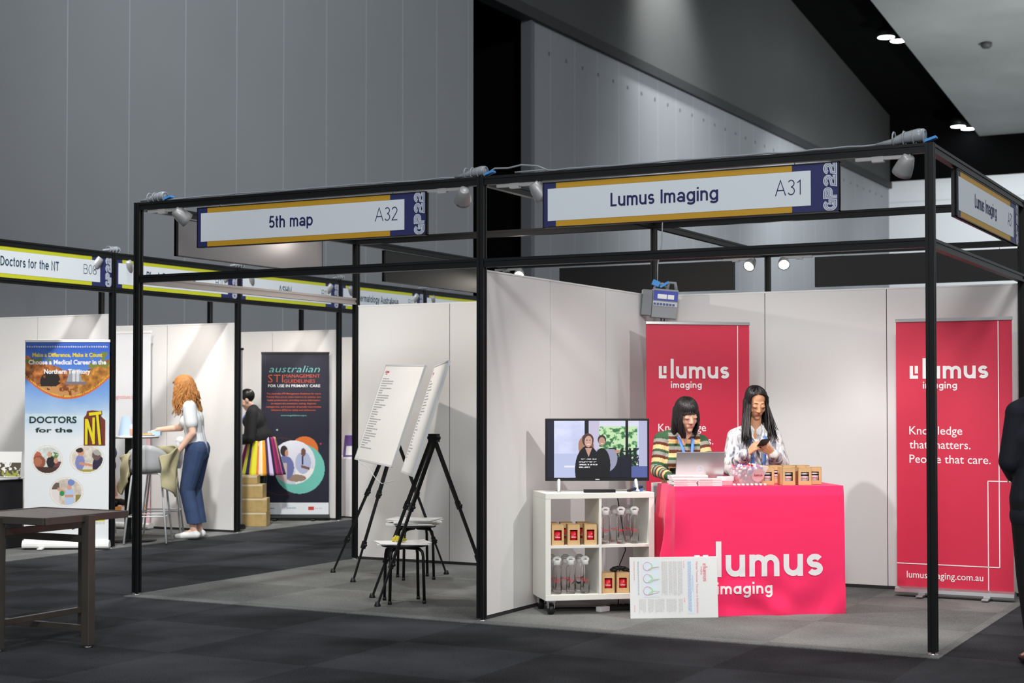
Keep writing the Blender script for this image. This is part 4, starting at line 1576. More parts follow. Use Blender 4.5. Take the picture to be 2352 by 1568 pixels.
# laptop
lp = thing('laptop', 'open silver laptop seen from behind, before the woman in stripes', 'laptop', tab_pt(.235, .235), TA - .02)
MB().box2((-.17, .0, 0), (.17, .23, .016)).build('keyboard_base', M_SILVER, lp, bevel=.004)
LM = Matrix.Translation((0, 0.0, .014)) @ Matrix.Rotation(math.radians(14), 4, 'X')
MB().box2((-.172, -.004, 0), (.172, .004, .222), M=LM).build('lid', mat('laptop_silver', rgb(196, 192, 194), .32, .75), lp, bevel=.003)
l = MB()
l.add([LM @ Vector((.0 + .026 * k_ * math.cos(a), -.005, .098 + .026 * k_ * math.sin(a))) for k_ in (1, .84) for a in [2 * PI * j / 32 for j in range(32)]],
      [(j, (j + 1) % 32, 32 + (j + 1) % 32, 32 + j) for j in range(32)])
add_text(l, 'DELL', 0, .093, .011, y=-.005, align='C', w=.036, bold=.02, M=LM)
l.build('emblem', M_GPW, lp, fix=False)

# poster leaning at the front of the counter
PA = math.atan2(.336, .503)
po = thing('poster', 'white information poster standing sideways on the floor before the shelf', 'poster', (3.859, .523, .0065), PA)
po.rotation_euler = (math.radians(-5), 0, PA)
pw, ph = .605, .412
MB().box2((0, 0, 0), (pw, .005, ph)).build('board', M_WHITE, po, bevel=.002)
pp = MB()


def pq(x0, x1, z0, z1, mi):
    pp.quad([(x0 * pw, -.0015, z0 * ph), (x1 * pw, -.0015, z0 * ph), (x1 * pw, -.0015, z1 * ph), (x0 * pw, -.0015, z1 * ph)], mi)


GREYP, BLUEP, PINKP, PALEB, GRNP = 0, 1, 2, 3, 4
pp.quad([(.14 * pw, -.0008, .35 * ph), (.335 * pw, -.0008, .35 * ph), (.335 * pw, -.0008, .94 * ph), (.14 * pw, -.0008, .94 * ph)], PALEB)
pp.quad([(.655 * pw, -.0008, .07 * ph), (.73 * pw, -.0008, .07 * ph), (.73 * pw, -.0008, .95 * ph), (.655 * pw, -.0008, .95 * ph)], PALEB)
rnd = random.Random(3)


def textcol(x0, x1, z0, z1, n, mi):
    for i in range(n):
        x = x0 + (x1 - x0) * (i + .2) / n
        z = z1
        while z > z0:
            s = rnd.uniform(.02, .06)
            if z - s < z0:
                break
            pq(x, x + (x1 - x0) / n * .5, z - s, z, mi)
            z -= s + .010


for a, b_, n_ in ((.36, .43, 8), (.44, .485, 5), (.49, .535, 5), (.545, .60, 6)):
    textcol(a, b_, .36, .93, n_, GREYP)
for a, b_, n_ in ((.10, .18, 7), (.20, .27, 7), (.28, .39, 9), (.41, .53, 10), (.55, .60, 5)):
    textcol(a, b_, .09, .32, n_, GREYP)
textcol(.66, .70, .10, .92, 5, BLUEP)
textcol(.09, .105, .36, .93, 2, BLUEP)
for a, z0_, z1_ in ((.045, .62, .94), (.045, .08, .22), (.612, .80, .93), (.612, .22, .33)):
    textcol(a, a + .012, z0_, z1_, 1, PINKP)
for i, zc in enumerate((.85, .65, .45)):
    xc = .20 * pw
    zc *= ph
    pp.add([(xc + .026 * math.cos(a), -.0014, zc + .026 * math.sin(a)) for a in [2 * PI * k / 24 for k in range(24)]], [tuple(range(24))], PALEB)
    fm2 = lambda a, b: (a, -.002, b)
    ribbon(pp, arc(xc, zc, .028, 50, 340 - 20 * i, 20) + [(xc + .075, zc - .004 - .004 * i)], .003, fm2, PINKP)
    ribbon(pp, arc(xc + .012, zc, .022, 70 + 10 * i, -100, 10), .008, fm2, GRNP)
    ribbon(pp, [(xc + .004, zc - .022), (xc + .03, zc - .012 + .006 * i), (xc + .085, zc - .004)], .0045, fm2, GRNP)
add_text(pp, 'Partial Testicular Torsion vs Epididymitis', .755 * pw, .92 * ph, .0135, w=.84 * ph, y=-.002, mi=2, rot=-PI / 2)
add_text(pp, 'Ultrasound appearances', .712 * pw, .70 * ph, .006, y=-.002, mi=1, rot=-PI / 2, w=.28 * ph)
lm = lambda a, b: (.835 * pw + (b), -.002, .84 * ph - a)
lumus_mark(pp, 0, 0, .10, lm, 2)
pp.build('printed_sheet', [mat('poster_grey', rgb(212, 210, 211), .8), mat('poster_blue', rgb(160, 180, 214), .8), mat('poster_pink', rgb(236, 150, 160), .8), mat('poster_pale_blue', rgb(222, 232, 240), .8), mat('poster_green', rgb(182, 224, 178), .8)], po, fix=False)

# =================================================================== ROLL-UP BANNERS
def rollup(label, loc, rz, w, h, paint=None, res=(90, 210), base=M_SILVER, top=M_SILVER, sheet_m=None, cat='banner', feet=True, base_h=.075, group='roll-up banners', taper=0.0):
    t = thing('rollup_banner', label, cat, loc, rz, group)
    b = MB()
    prof = [(-.045, .02), (-.05, .035), (-.045, .06), (-.02, base_h), (.02, base_h), (.045, .06), (.05, .035), (.045, .02)]
    n = len(prof)
    vs = [(sx * (w / 2 + .01), p[0], p[1]) for sx in (-1, 1) for p in prof]
    b.add(vs, [tuple(range(n - 1, -1, -1)), tuple(range(n, 2 * n))] + [(i, (i + 1) % n, n + (i + 1) % n, n + i) for i in range(n)])
    b.build('base_cassette', base, t)
    if feet:
        for sx in (-.28, .28):
            MB().box2((sx * w - .025, -.12, .006), (sx * w + .025, .10, .02)).build('foot', base, t, bevel=.003)
    MB().tube([(0, .03, base_h), (0, .03, h - .02)], .009, 8).build('support_pole', M_SILVER, t)
    MB().box2((-w / 2 - .004, -.012, h - .022), (w / 2 + .004, .012, h + .004)).build('top_rail', top, t, bevel=.003)
    if paint is not None:
        art('banner_sheet', w, h - .015 - base_h, res[0], res[1], paint, sheet_m, t, y=-.004, z0=base_h - .004)
    return t, base_h


def crimson(u, v):
    n = len(u)
    return np.tile(np.array([[226., 50., 84.]]), (n, 1))


def lumus_banner(label, loc, rz, w, h):
    t, b = rollup(label, loc, rz, w, h, None, base=M_SILVER)
    zb_, zt_ = b - .004, h - .02
    sh_ = MB()
    vs, fs = grid(16, 30, lambda a, c: (-w / 2 + w * a, -.003 + .0015 * math.sin(c * 7 + a * 2), zb_ + (zt_ - zb_) * c))
    sh_.add(vs, fs, 0, True)
    sh_.build('banner_sheet', M_RED, t, fix=False)
    Y = -.0062

    def P(u, v):
        return (-w / 2 + u * w, Y, zb_ + v * (zt_ - zb_))
    m = MB()
    Hh = zt_ - zb_

    def strip(u0, v0, u1, v1, th=.007):
        p0, p1 = P(u0, v0), P(u1, v1)
        a, c = min(p0[0], p1[0]) - th / 2, max(p0[0], p1[0]) + th / 2
        d, e_ = min(p0[2], p1[2]) - th / 2, max(p0[2], p1[2]) + th / 2
        m.quad([(a, Y, d), (c, Y, d), (c, Y, e_), (a, Y, e_)])
    strip(.885, .088, .885, .995)
    strip(.002, .088, .885, .088)
    strip(.79, .004, .79, .405)
    strip(.79, .405, .997, .405)
    m.build('printed_lines', M_PRINTW, t, fix=False)
    l = MB()
    fm3 = lambda a, c: (a, Y, c)
    lumus_mark(l, -w / 2 + .235 * w, zb_ + .785 * Hh, .565 * w, fm3)
    l.build('printed_logo', M_PRINTW, t, fix=False)
    for s_, v_, ww in (('Knowledge', .575, .46), ('that matters.', .522, .53), ('People that care.', .468, .70)):
        l = MB()
        add_text(l, s_, -w / 2 + .115 * w, zb_ + v_ * Hh, .062, y=Y, w=ww * w, bold=.004)
        l.build('lettering', M_PRINTW, t, fix=False)
    l = MB()
    add_text(l, 'lumusimaging.com.au', -w / 2 + .085 * w, zb_ + .035 * Hh, .05, y=Y, w=.66 * w, bold=.004)
    l.build('lettering', M_PRINTW, t, fix=False)
    return t


lumus_banner('crimson roll-up banner behind the two seated women', (3.565, 2.56, .0065), math.radians(40), .87, 2.10)
lumus_banner('crimson roll-up banner at right, crossed by the black corner post', (5.565, 2.63, .0065), math.radians(0.5), .85, 2.085)


def nt_paint(u, v):
    n = len(u)
    c = np.tile(np.array([[228., 231., 233.]]), (n, 1))
    # watery wash under the picture
    wv = np.clip((v - .50) / .25, 0, 1)
    nz = fbm(u * 3, v * 14, 2)
    c = mixc(c, wv * (.25 + .9 * nz), (128, 172, 216))
    c = mixc(c, np.clip((v - .63) / .16, 0, 1) * .8, (86, 136, 214))
    c = mixc(c, (np.abs(v - .60 - .035 * nz) < .012) * .6, (206, 226, 226))
    # waterfall photograph, its lower edge a bow
    edge = .722 + .108 * ((u - .5) / .5) ** 2
    inside = v > edge
    sky = np.array([[58., 104., 200.]])
    ph = np.tile(sky, (n, 1)) + (v[:, None] - .95) * np.array([[-280., -300., -120.]])
    r = fbm(u * 9, v * 20, 7)
    r2 = fbm(u * 26, v * 50, 9)
    cliffL = v < .915 - .16 * u + .03 * r
    cliffR = v < .79 + .155 * np.clip(u - .45, 0, 1) * 1.3 + .03 * r
    rock = np.array([[168., 98., 44.]]) + (r2[:, None] - .5) * np.array([[190., 140., 80.]])
    rockR = np.array([[176., 116., 40.]]) + (r2[:, None] - .5) * np.array([[150., 120., 60.]])
    ph = np.where(cliffR[:, None], rockR, ph)
    ph = np.where((cliffL & (u < .55))[:, None], rock, ph)
    ph = mixc(ph, (u < .30 + .1 * (r2 - .5)) * (v > .875 + .04 * r2) * (v < .93 - .03 * r) * (r > .38), (104, 122, 52))
    ph = mixc(ph, (u > .78 + .2 * (r - .5)) * (v > .85 + .05 * r) * (v < .93 + .03 * r2) * (r2 > .45), (120, 128, 50))
    ph = mixc(ph, el(u, v, .30, .80, .12, .045 + .02 * r) * (r > .3), (34, 24, 20))
    ph = mixc(ph, (u < .65) * (v < .775) * (r2 > .4), (196, 138, 82))
    wf = (np.abs(u - .585) < .055 + .11 * (.86 - v) / .1 * .6) * (v < .862) * (v > .80)
    ph = mixc(ph, wf, np.stack([190 + 60 * (vnoise(u * 60, v * 3, 3) - .5)] * 3, 1) if False else (206, 208, 212))
    ph = mixc(ph, wf * (vnoise(u * 60, v * 6, 3) > .62), (150, 154, 162))
    ph = mixc(ph, (np.abs(u - .60) < .13) * (v > .785) * (v < .80), (120, 112, 120))
    c = np.where(inside[:, None], ph, c)
    c = mixc(c, (v > edge - .010) * (v < edge), (214, 96, 40))
    c = mixc(c, (v > edge) * (v < edge + .007) * (np.sin(u * 330) > 0), (216, 190, 70))
    c = mixc(c, (v > .965) & inside, (56, 100, 198))
    # three oval photographs
    for k, (cu, cv, ru, rv) in enumerate(((.27, .405, .165, .066), (.74, .41, .185, .066), (.50, .245, .18, .066))):
        c = mixc(c, el(u, v, cu, cv, ru * 1.12, rv * 1.12), (214, 214, 212))
        c = mixc(c, el(u, v, cu, cv, ru * 1.06, rv * 1.06), (238, 232, 220))
        e_ = el(u, v, cu, cv, ru, rv)
        a, b_ = (u - cu) / ru, (v - cv) / rv
        q = np.tile(np.array([[(206., 210., 204.), (214., 204., 192.), (206., 194., 180.)][k]]), (n, 1)) + (fbm(a * 5, b_ * 5, k)[:, None] - .5) * 60
        if k == 0:
            q = mixc(q, (b_ < -.1) * (a > .3), (112, 62, 66))
            q = mixc(q, el(a, b_, .45, .35, .35, .25) * (fbm(a * 12, b_ * 12, 3) > .45), (92, 132, 66))
            q = mixc(q, el(a, b_, -.75, .3, .35, .35), (184, 98, 72))
            q = mixc(q, el(a, b_, -.62, -.15, .5, .5), (146, 82, 60))
            q = mixc(q, el(a, b_, -.68, -.12, .3, .33), (176, 110, 84))
            q = mixc(q, (b_ < -.55), (70, 46, 40))
            q = mixc(q, el(a, b_, .25, -.15, .3, .45), (32, 30, 32))
            q = mixc(q, el(a, b_, .62, -.05, .16, .2), (206, 154, 130))
            q = mixc(q, el(a, b_, .15, .42, .13, .24), (212, 162, 136))
        elif k == 1:
            q = mixc(q, el(a, b_, -.45, -.25, .3, .6), (126, 132, 186))
            q = mixc(q, (np.abs(b_ + .42 + .2 * a) < .1) * (a > -.5) * (a < .45), (204, 142, 110))
            q = mixc(q, el(a, b_, -.4, .52, .22, .3), (206, 150, 126))
            q = mixc(q, el(a, b_, -.48, .68, .24, .2), (48, 36, 32))
            q = mixc(q, el(a, b_, .75, -.5, .4, .75), (44, 34, 64))
            q = mixc(q, el(a, b_, .6, .3, .28, .4), (104, 84, 78))
            q = mixc(q, el(a, b_, .7, .5, .3, .22), (168, 164, 158))
            q = mixc(q, (b_ < -.78), (160, 152, 60))
        else:
            q = mixc(q, (a < -.5) * (b_ < .7) * (b_ > .2), (104, 86, 78))
            q = mixc(q, (a < -.5) * (b_ < .2), (226, 218, 216))
            q = mixc(q, (np.abs(b_ - .18 + .5 * (a + .5)) < .12) * (a > -.6) * (a < 0), (212, 160, 132))
            q = mixc(q, el(a, b_, .2, -.35, .3, .8), (176, 196, 228))
            q = mixc(q, el(a, b_, .18, .38, .16, .24), (212, 158, 132))
            q = mixc(q, el(a, b_, .3, .72, .24, .24), (112, 136, 196))
            q = mixc(q, (np.abs(b_ + .3) < .1) * (a > -.1) * (a < .45), (206, 148, 112))
            q = mixc(q, el(a, b_, -.3, -.12, .16, .2), (34, 142, 78))
            q = mixc(q, (a > .6) * (b_ < -.2), (140, 128, 70))
        c = np.where(e_[:, None], q, c)
    c = mixc(c, el(u, v, .89, .098, .068, .032) * (v > .098), (214, 200, 44))
    c = mixc(c, (np.abs(u - .89) < .06) * (np.abs(v - .088) < .006) * (np.sin(u * 400) > -.3), (196, 196, 192))
    c = mixc(c, (np.abs(u - .12) < .02) * (np.abs(v - .10) < .008), (110, 140, 190))
    c = mixc(c, (np.abs(u - .42) < .06) * (np.abs(v - .112) < .006) * (np.sin(u * 300) > 0), (70, 84, 130))
    c = mixc(c, el(u, v, .56, .068, .05, .014) * (fbm(u * 50, v * 50, 4) > .5), (80, 90, 80))
    return c


M_SHEET = attr_mat('printed_sheet', 0.5)
t, b = rollup('roll-up banner with a waterfall photograph and three oval pictures', (-3.03, 2.42, .0065), math.radians(29.4), .83, 2.07, nt_paint, (150, 330), base=M_WHITE, top=M_WHITE, sheet_m=M_SHEET, base_h=.09)
NW, NH = .83, 2.07 - .015 - b
zb_ = b - .004


def NP(u, v):
    return -NW / 2 + u * NW, zb_ + v * NH


NTM = [M_PRINTW, mat('yellow_lettering', rgb(232, 206, 60), .6), mat('dark_green_lettering', rgb(24, 50, 44), .6)]
for s_, u_, v_, hh_, ww_, mi in (('Make a Difference, Make it Count', .5, .925, .038, .83, 1), ('Choose a Medical Career in the', .5, .887, .044, .92, 0), ('Northern Territory', .5, .84, .044, .55, 0),
                                 ('DOCTORS', .335, .592, .062, .56, 2), ('for the', .345, .545, .044, .44, 2)):
    x_, z_ = NP(u_, v_)
    l = MB()
    add_text(l, s_, x_, z_, hh_, w=ww_ * NW, y=-.0065, bold=.03, align='C')
    l.build('lettering', NTM[mi], t, fix=False)
l = MB()
rr_ = random.Random(2)
for i in range(46):
    x_, z_ = NP(.02 + .021 * i, .972)
    l.quad([(x_, -.006, z_), (x_ + .008, -.006, z_), (x_ + .008, -.006, z_ + .012 + .008 * rr_.random()), (x_, -.006, z_ + .012)], 0)
tag(l.build('dotted_border', M_PRINTW, t, fix=False), kind=None)
l = MB()
x0, z0_ = NP(.70, .478)
x1, z1_ = NP(.955, .655)
Wn, Hn = x1 - x0, z1_ - z0_
outl = [(0, 0), (1, 0), (1, .72), (.88, .78), (.80, .84), (.84, .95), (.72, .98), (.38, 1.0), (.15, .98), (.1, .86), (0, .8)]
l.prism([(x0 + a * Wn, z0_ + b_ * Hn) for a, b_ in outl], -.0065, -.0055, 0)
pn = .17


def npth(pts, mi, w_, yy):
    ribbon(l, pts, w_, lambda a, b_: (x0 + a * Wn, yy, z0_ + b_ * Hn * .74), mi)


for mi, w_, yy, dx in ((1, .15, -.0075, .03), (2, .12, -.0085, 0)):
    npth([(.12 + dx, .03), (.12 + dx, 1.02)], mi, w_, yy)
    npth([(.14 + dx, 1.0), (.48 + dx, .08)], mi, w_, yy)
    npth([(.46 + dx, .05), (.46 + dx, 1.08)], mi, w_, yy - .0002)
    npth([(.76 + dx, .03), (.62 + dx, 1.22)], mi, w_, yy)
    npth([(.24 + dx, 1.20), (.82 + dx, 1.26)], mi, w_, yy - .0002)
l.build('printed_badge', [mat('badge_brown', rgb(112, 46, 30), .6), mat('badge_black', rgb(28, 26, 24), .6), mat('badge_yellow', rgb(226, 206, 30), .5)], t, fix=False)


def sti_paint(u, v):
    n = len(u)
    c = np.tile(np.array([[22., 22., 44.]]), (n, 1))
    asp = 1.98 / .83
    x, z = u, v * asp          # square units
    def circ(cx, cz, r):
        return (x - cx) ** 2 + (z - cz) ** 2 < r * r
    ring = np.abs(np.sqrt((x - .30) ** 2 + (z - .30 * asp) ** 2) - .42) < .004
    c = mixc(c, ring * .6, (120, 50, 60))
    c = mixc(c, circ(.235, .527 * asp, .016), (150, 180, 190))
    c = mixc(c, circ(.64, .40 * asp, .205), (216, 112, 44))
    c = mixc(c, circ(.57, .285 * asp, .37), (108, 190, 176))
    e_ = circ(.475, .325 * asp, .325)
    a, b_ = (x - .475) / .325, (z - .325 * asp) / .325
    q = np.tile(np.array([[216., 218., 230.]]), (n, 1)) + 14 * b_[:, None]
    q = mixc(q, (b_ < -.3) * (a > .1), (236, 234, 232))
    q = mixc(q, el(a, b_, .45, -.02, .36, .5), (176, 184, 216))
    q = mixc(q, (np.abs(a - .42) < .035) * (b_ < .3) * (b_ > -.1), (40, 48, 96))
    q = mixc(q, el(a, b_, .46, .46, .11, .19), (112, 74, 60))
    q = mixc(q, (np.abs(b_ + .22 + .3 * (a - .5)) < .06) * (a > .35) * (a < .75), (120, 80, 66))
    q = mixc(q, el(a, b_, .15, -.72, .45, .16), (150, 128, 112))
    q = mixc(q, el(a, b_, -.38, -.25, .42, .55), (104, 112, 164))
    q = mixc(q, el(a, b_, -.42, .52, .17, .24), (44, 36, 38))
    q = mixc(q, el(a, b_, -.30, .42, .08, .16), (190, 140, 122))
    q = mixc(q, (a < -.28) * (b_ < -.02) * (a > -1.2 + .1 * b_), (196, 176, 176))
    c = np.where(e_[:, None], q, c)
    c = mixc(c, v < .075, (226, 230, 234))
    c = mixc(c, circ(.88, .44 * asp, .012), (200, 70, 50))
    c = mixc(c, el(u, v, .08, .04, .02, .009), (40, 50, 100))
    c = mixc(c, (u > .10) * (u < .20) * (np.abs(v - .04) < .004) * (np.sin(u * 260) > -.2), (90, 100, 150))
    c = mixc(c, (u > .38) * (u < .52) * (np.abs(v - .04) < .005) * (np.sin(u * 260) > -.2), (150, 180, 190))
    c = mixc(c, (u > .70) * (u < .78) * (np.abs(v - .04) < .010), (200, 60, 44))
    c = mixc(c, (u > .80) * (u < .92) * (np.abs(v - .04) < .004) * (np.sin(u * 220) > -.2), (190, 194, 198))
    return c


t, b = rollup('navy roll-up banner about management guidelines with a round photograph', (-3.21, 6.50, .0065), math.radians(28), .83, 2.06, sti_paint, (120, 280), base=M_BLACKP, top=M_BLACKP, sheet_m=M_SHEET)
SW, SH = .83, 2.06 - .015 - b
STM = [mat('orange_lettering', rgb(222, 92, 52), .6), mat('mint_lettering', rgb(120, 196, 190), .6), M_PRINTW]


def sti(s_, u_, v_, hh_, ww_, mi, bold=0.0, it=0.0, al='C'):
    l = MB()
    add_text(l, s_, -SW / 2 + u_ * SW, b - .004 + v_ * SH, hh_, w=ww_ * SW, y=-.0065, bold=bold, align=al, italic=it, res=2)
    l.build('lettering', STM[mi], t, fix=False)


sti('australian', .48, .885, .085, .74, 1, -.012, .35)
sti('STI', .10, .822, .098, .22, 0, -.014, al='L')
sti('MANAGEMENT', .335, .852, .042, .53, 0, -.008, al='L')
sti('GUIDELINES', .335, .820, .042, .46, 0, -.008, al='L')
sti('FOR USE IN PRIMARY CARE', .10, .793, .032, .77, 2, .012, al='L')
for i, (s_, ww_) in enumerate((('The Australian STI Management Guidelines for use in', .80), ('Primary Care are an online resource for primary care', .80), ('health professionals, providing concise information', .78),
                               ('to support the prevention, testing, diagnosis,', .67), ('management, and treatment of sexually transmissible', .81), ('infections (STIs) for adults and adolescents.', .66))):
    sti(s_, .48, .748 - .0205 * i, .018, ww_, 0, .012)
sti('www.sti.guidelines.org.au', .48, .613, .016, .38, 1, .01)

t, b = rollup('tall white roll-up banner behind the bar table with the high stools', (-4.30, 4.60, .0065), 0, .90, 2.26, lambda u, v: mixc(mixc(np.tile(np.array([[228., 230., 234.]]), (len(u), 1)), (u > .94) * (v < .45), (240, 196, 206)), (v < .10) * (v > .03) * (u > .2) * (u < .95) * (fbm(u * 14, v * 30, 2) > .45), (240, 150, 60)), (60, 120), base=M_WHITE, top=M_WHITE, sheet_m=M_SHEET)
l = MB()
add_text(l, 'www.blackdoginstitute.org.au', .30, 1.49, .045, y=-.0065, align='R', w=.66)
l.build('lettering', mat('pale_red_lettering', rgb(236, 140, 128), .6), t, fix=False)
t, b = rollup('white roll-up banner almost hidden behind the end of the dividing wall', (-3.24, 4.98, .0065), 0, .80, 2.06, lambda u, v: np.tile(np.array([[226., 228., 232.]]), (len(u), 1)), (4, 4), base=M_BLACKP, top=M_BLACKP, sheet_m=M_SHEET, feet=False)

# =================================================================== LEFT BOOTH ROW FURNITURE
M_SHELL = mat('grey_shell', rgb(178, 180, 182), .45)


def high_stool(label, loc, rz, m, group='high stools'):
    """tub seat on four splayed legs with a ring of foot rails; local -y is the back"""
    t = thing('bar_stool', label, 'stool', loc, rz, group)
    hs = .735
    n1, n2 = 24, 10
    vs = []
    for j in range(n2 + 1):
        for i in range(n1 + 1):
            a = -PI + 2 * PI * i / n1          # 0 = front
            back = max(0.0, -math.cos(a)) ** 0.8
            k = j / n2
            r = .215 * min(1, k * 1.8) ** .8
            up_ = max(0.0, k - .5) / .5
            hgt = up_ * (.03 + .25 * back)
            r2 = r + .02 * up_
            vs.append((math.sin(a) * r2 * 1.05, math.cos(a) * r2, hs + .012 * (k < .3) + hgt))
    fs = [(j * (n1 + 1) + i, j * (n1 + 1) + i + 1, (j + 1) * (n1 + 1) + i + 1, (j + 1) * (n1 + 1) + i) for j in range(n2) for i in range(n1)]
    sm = MB().add(vs, fs, 0, True).build('seat_shell', m, t, fix=True)
    sd = sm.modifiers.new('solid', 'SOLIDIFY')
    sd.thickness = .014
    sf = MB()
    ring = []
    for sx, sy in ((-1, -1), (1, -1), (1, 1), (-1, 1)):
        tp = Vector((sx * .15, sy * .14, hs - .012))
        ft = Vector((sx * .215, sy * .215, .012))
        o = MB().tube([Vector((0, sy * .14, hs - .012)), Vector((sx * .12, sy * .14, hs - .012)), tp + Vector((0, 0, -.03)), ft], .0105, 8).build('leg', M_STEELW, t)
        ring.append(tp.lerp(ft, .62))
    for i in range(4):
        sf.tube([ring[i], ring[(i + 1) % 4]], .007, 8)
    sf.build('foot_rail', M_STEELW, t)
    return t


high_stool('grey tub bar stool with a jacket over its back, beside the corner post', (-2.79, 3.35, .0065), .56, M_SHELL)
high_stool('white tub bar stool behind the grey one', (-3.18, 4.02, .0065), 2.2, M_WHITE)
bt = thing('bar_table', 'tall bar table with thin white top and black column by the high stools', 'table', (-3.11, 3.42, .0065), .3)
MB().lathe([(0, 1.085), (.30, 1.085), (.302, 1.098), (0, 1.1)], 40).build('tabletop', M_WHITE, bt)
MB().lathe([(0, 1.078), (.298, 1.078), (.298, 1.0845), (0, 1.085)], 40).build('tabletop_underside', M_BLACKP, bt)
MB().box((0, 0, .55), (.075, .075, 1.06)).build('column', M_BLACK, bt)
MB().lathe([(0, 0), (.28, 0), (.28, .01), (.05, .02), (0, .02)], 32).build('base_plate', M_BLACK, bt)
cp = thing('drink_cup', 'clear cup of orange drink on the bar table', 'cup', (-3.02, 3.37, 1.1065), 0)
MB().lathe([(0, .002), (.034, .002), (.04, .12), (.037, .12), (.031, .006), (0, .006)], 20).build('cup_wall', M_ACRYL, cp)
MB().lathe([(0, .007), (.0305, .007), (.0355, .075), (0, .075)], 20).build('drink', mat('orange_juice', rgb(244, 136, 20), .3), cp)
pl = thing('snack_plate', 'white plate of snacks at the end of the bar table', 'plate', (-2.95, 3.52, 1.1065), 0)
MB().lathe([(0, 0), (.05, .001), (.08, .012), (.082, .014), (.05, .006), (0, .005)], 24).build('plate', M_WHITE, pl)
f = MB()
for i in range(7):
    f.ell((.04 * math.cos(i), .035 * math.sin(i * 1.7), .018), (.018, .012, .012), seg=8, rings=6)
f.build('food', mat('golden_food', rgb(206, 158, 70), .6), pl)
tag(MB().box((0, 0, .024), (.13, .09, .048)).build('tissue_box', mat('pale_blue_box', rgb(176, 202, 224), .6), loc=(-2.905, 3.575, 1.1065), rot=(0, 0, .5)), 'pale blue box under the red-haired woman\'s hand on the bar table', 'box')
bc = MB()
bc.add([(-.09, 0, 0), (.09, 0, 0), (.02, .03, .20), (-.06, .03, .20), (-.09, .012, 0), (.09, .012, 0), (.02, .036, .20), (-.06, .036, .20)], [(0, 1, 2, 3), (7, 6, 5, 4), (0, 4, 5, 1), (1, 5, 6, 2), (2, 6, 7, 3), (3, 7, 4, 0)])
tag(bc.build('leaflet_stand', mat('pale_blue_leaflet', rgb(170, 192, 222), .5), loc=(-3.17, 3.44, 1.1065), rot=(0, 0, .5)), 'pale blue leaflet stand on the far side of the bar table', 'leaflet stand')
# jacket slung around the grey stool
j = MB()
rnd = random.Random(21)


def drape(u, v):
    a = math.radians(-148 + 296 * u)          # 0 is the front of the seat, the shell's back stays bare
    r = .280 + .026 * math.sin(u * 19 + v * 3) + .014 * math.sin(v * 9 - u * 27) + .03 * v
    top = .955 - .05 * math.sin(u * 7) - .05 * abs(u - .5)
    tail = .17 * max(0.0, 1 - abs(u - .87) * 7)
    ln = .25 + .05 * math.sin(u * 8 + .6) + .10 * max(0.0, 1 - abs(u - .14) * 6) + tail
    return (r * math.sin(a), r * math.cos(a), top - ln * v + .006 * math.sin(u * 40 + v * 9))


j.add(*grid(110, 26, drape), 0, True)
jo = tag(j.build('jacket', mat('khaki_cloth', rgb(172, 164, 130), .85, bump=.15, bscale=30), loc=(-2.79, 3.35, .0065), rot=(0, 0, .56), fix=True), 'khaki jacket hanging around the grey bar stool', 'jacket')
sd = jo.modifiers.new('solid', 'SOLIDIFY')
sd.thickness = .014
# cartons
for i, (zz, hh_, sx, lab) in enumerate(((.0065, .165, .30, 'lowest brown carton of the stack in the striped skirt booth'), (.172, .165, .30, 'second brown carton from the floor in the stack of four'),
                                        (.338, .16, .26, 'third brown carton from the floor, set back on the stack'), (.499, .10, .20, 'topmost flat brown carton of the stack of four'))):
    t = thing('carton', lab, 'box', (-3.16 - .03 * (i > 1) - .05 * (i > 2), 5.60, zz), math.radians(26) + .05 * (i % 2), 'brown cartons')
    MB().box((0, 0, hh_ / 2), (sx + .06, .24, hh_ - .002)).build('carton_body', M_CARTON, t, bevel=.003)
    MB().box((0, 0, hh_ + .0005), (sx + .062, .05, .002)).box((0, -.1205, hh_ - .012), (sx + .05, .001, .022)).build('packing_tape', M_TAPE, t)
# white clothed table with a leaflet holder in the next booth
wt = thing('clothed_table', 'white clothed table in the far booth with a purple leaflet holder', 'table', (-3.2, 7.9, .0065), 0)
MB().box((0, 0, .72), (.9, 1.4, .03)).build('tabletop', M_WHITE, wt)
d = MB()


def drop(u, v):
    per = [(-.45, -.7), (.45, -.7), (.45, .7), (-.45, .7)]
    s_ = u * 4
    i = min(3, int(s_))
    f_ = s_ - i
    a, b_ = Vector(per[i]), Vector(per[(i + 1) % 4])
    p = a.lerp(b_, f_)
    o = p.normalized() * (.012 + (.03 * v) * (1 + .8 * math.sin(u * 120)))
    return (p.x + o.x, p.y + o.y, .738 - .72 * v)


d.add(*grid(160, 8, drop), 0, True)
d.add([(-.46, -.71, .738), (.46, -.71, .738), (.46, .71, .738), (-.46, .71, .738)], [(0, 1, 2, 3)])
d.build('white_cloth', mat('white_cloth', rgb(226, 222, 224), .85), wt, fix=False)
lh = thing('leaflet_holder', 'slanted purple leaflet holder on the far white clothed table', 'leaflet holder', (-3.02, 7.45, .7455), .9)
LR = Matrix.Rotation(math.radians(16), 4, 'X')
MB().box((0, .0, .15), (.22, .01, .30), M=LR).build('leaflet', mat('purple_print', rgb(112, 84, 150), .5), lh)
MB().box((0, -.007, .10), (.16, .003, .12), M=LR).build('leaflet_picture', M_PAPER, lh)
MB().box((0, .05, .006), (.22, .16, .012)).build('holder_foot', M_WHITE, lh)
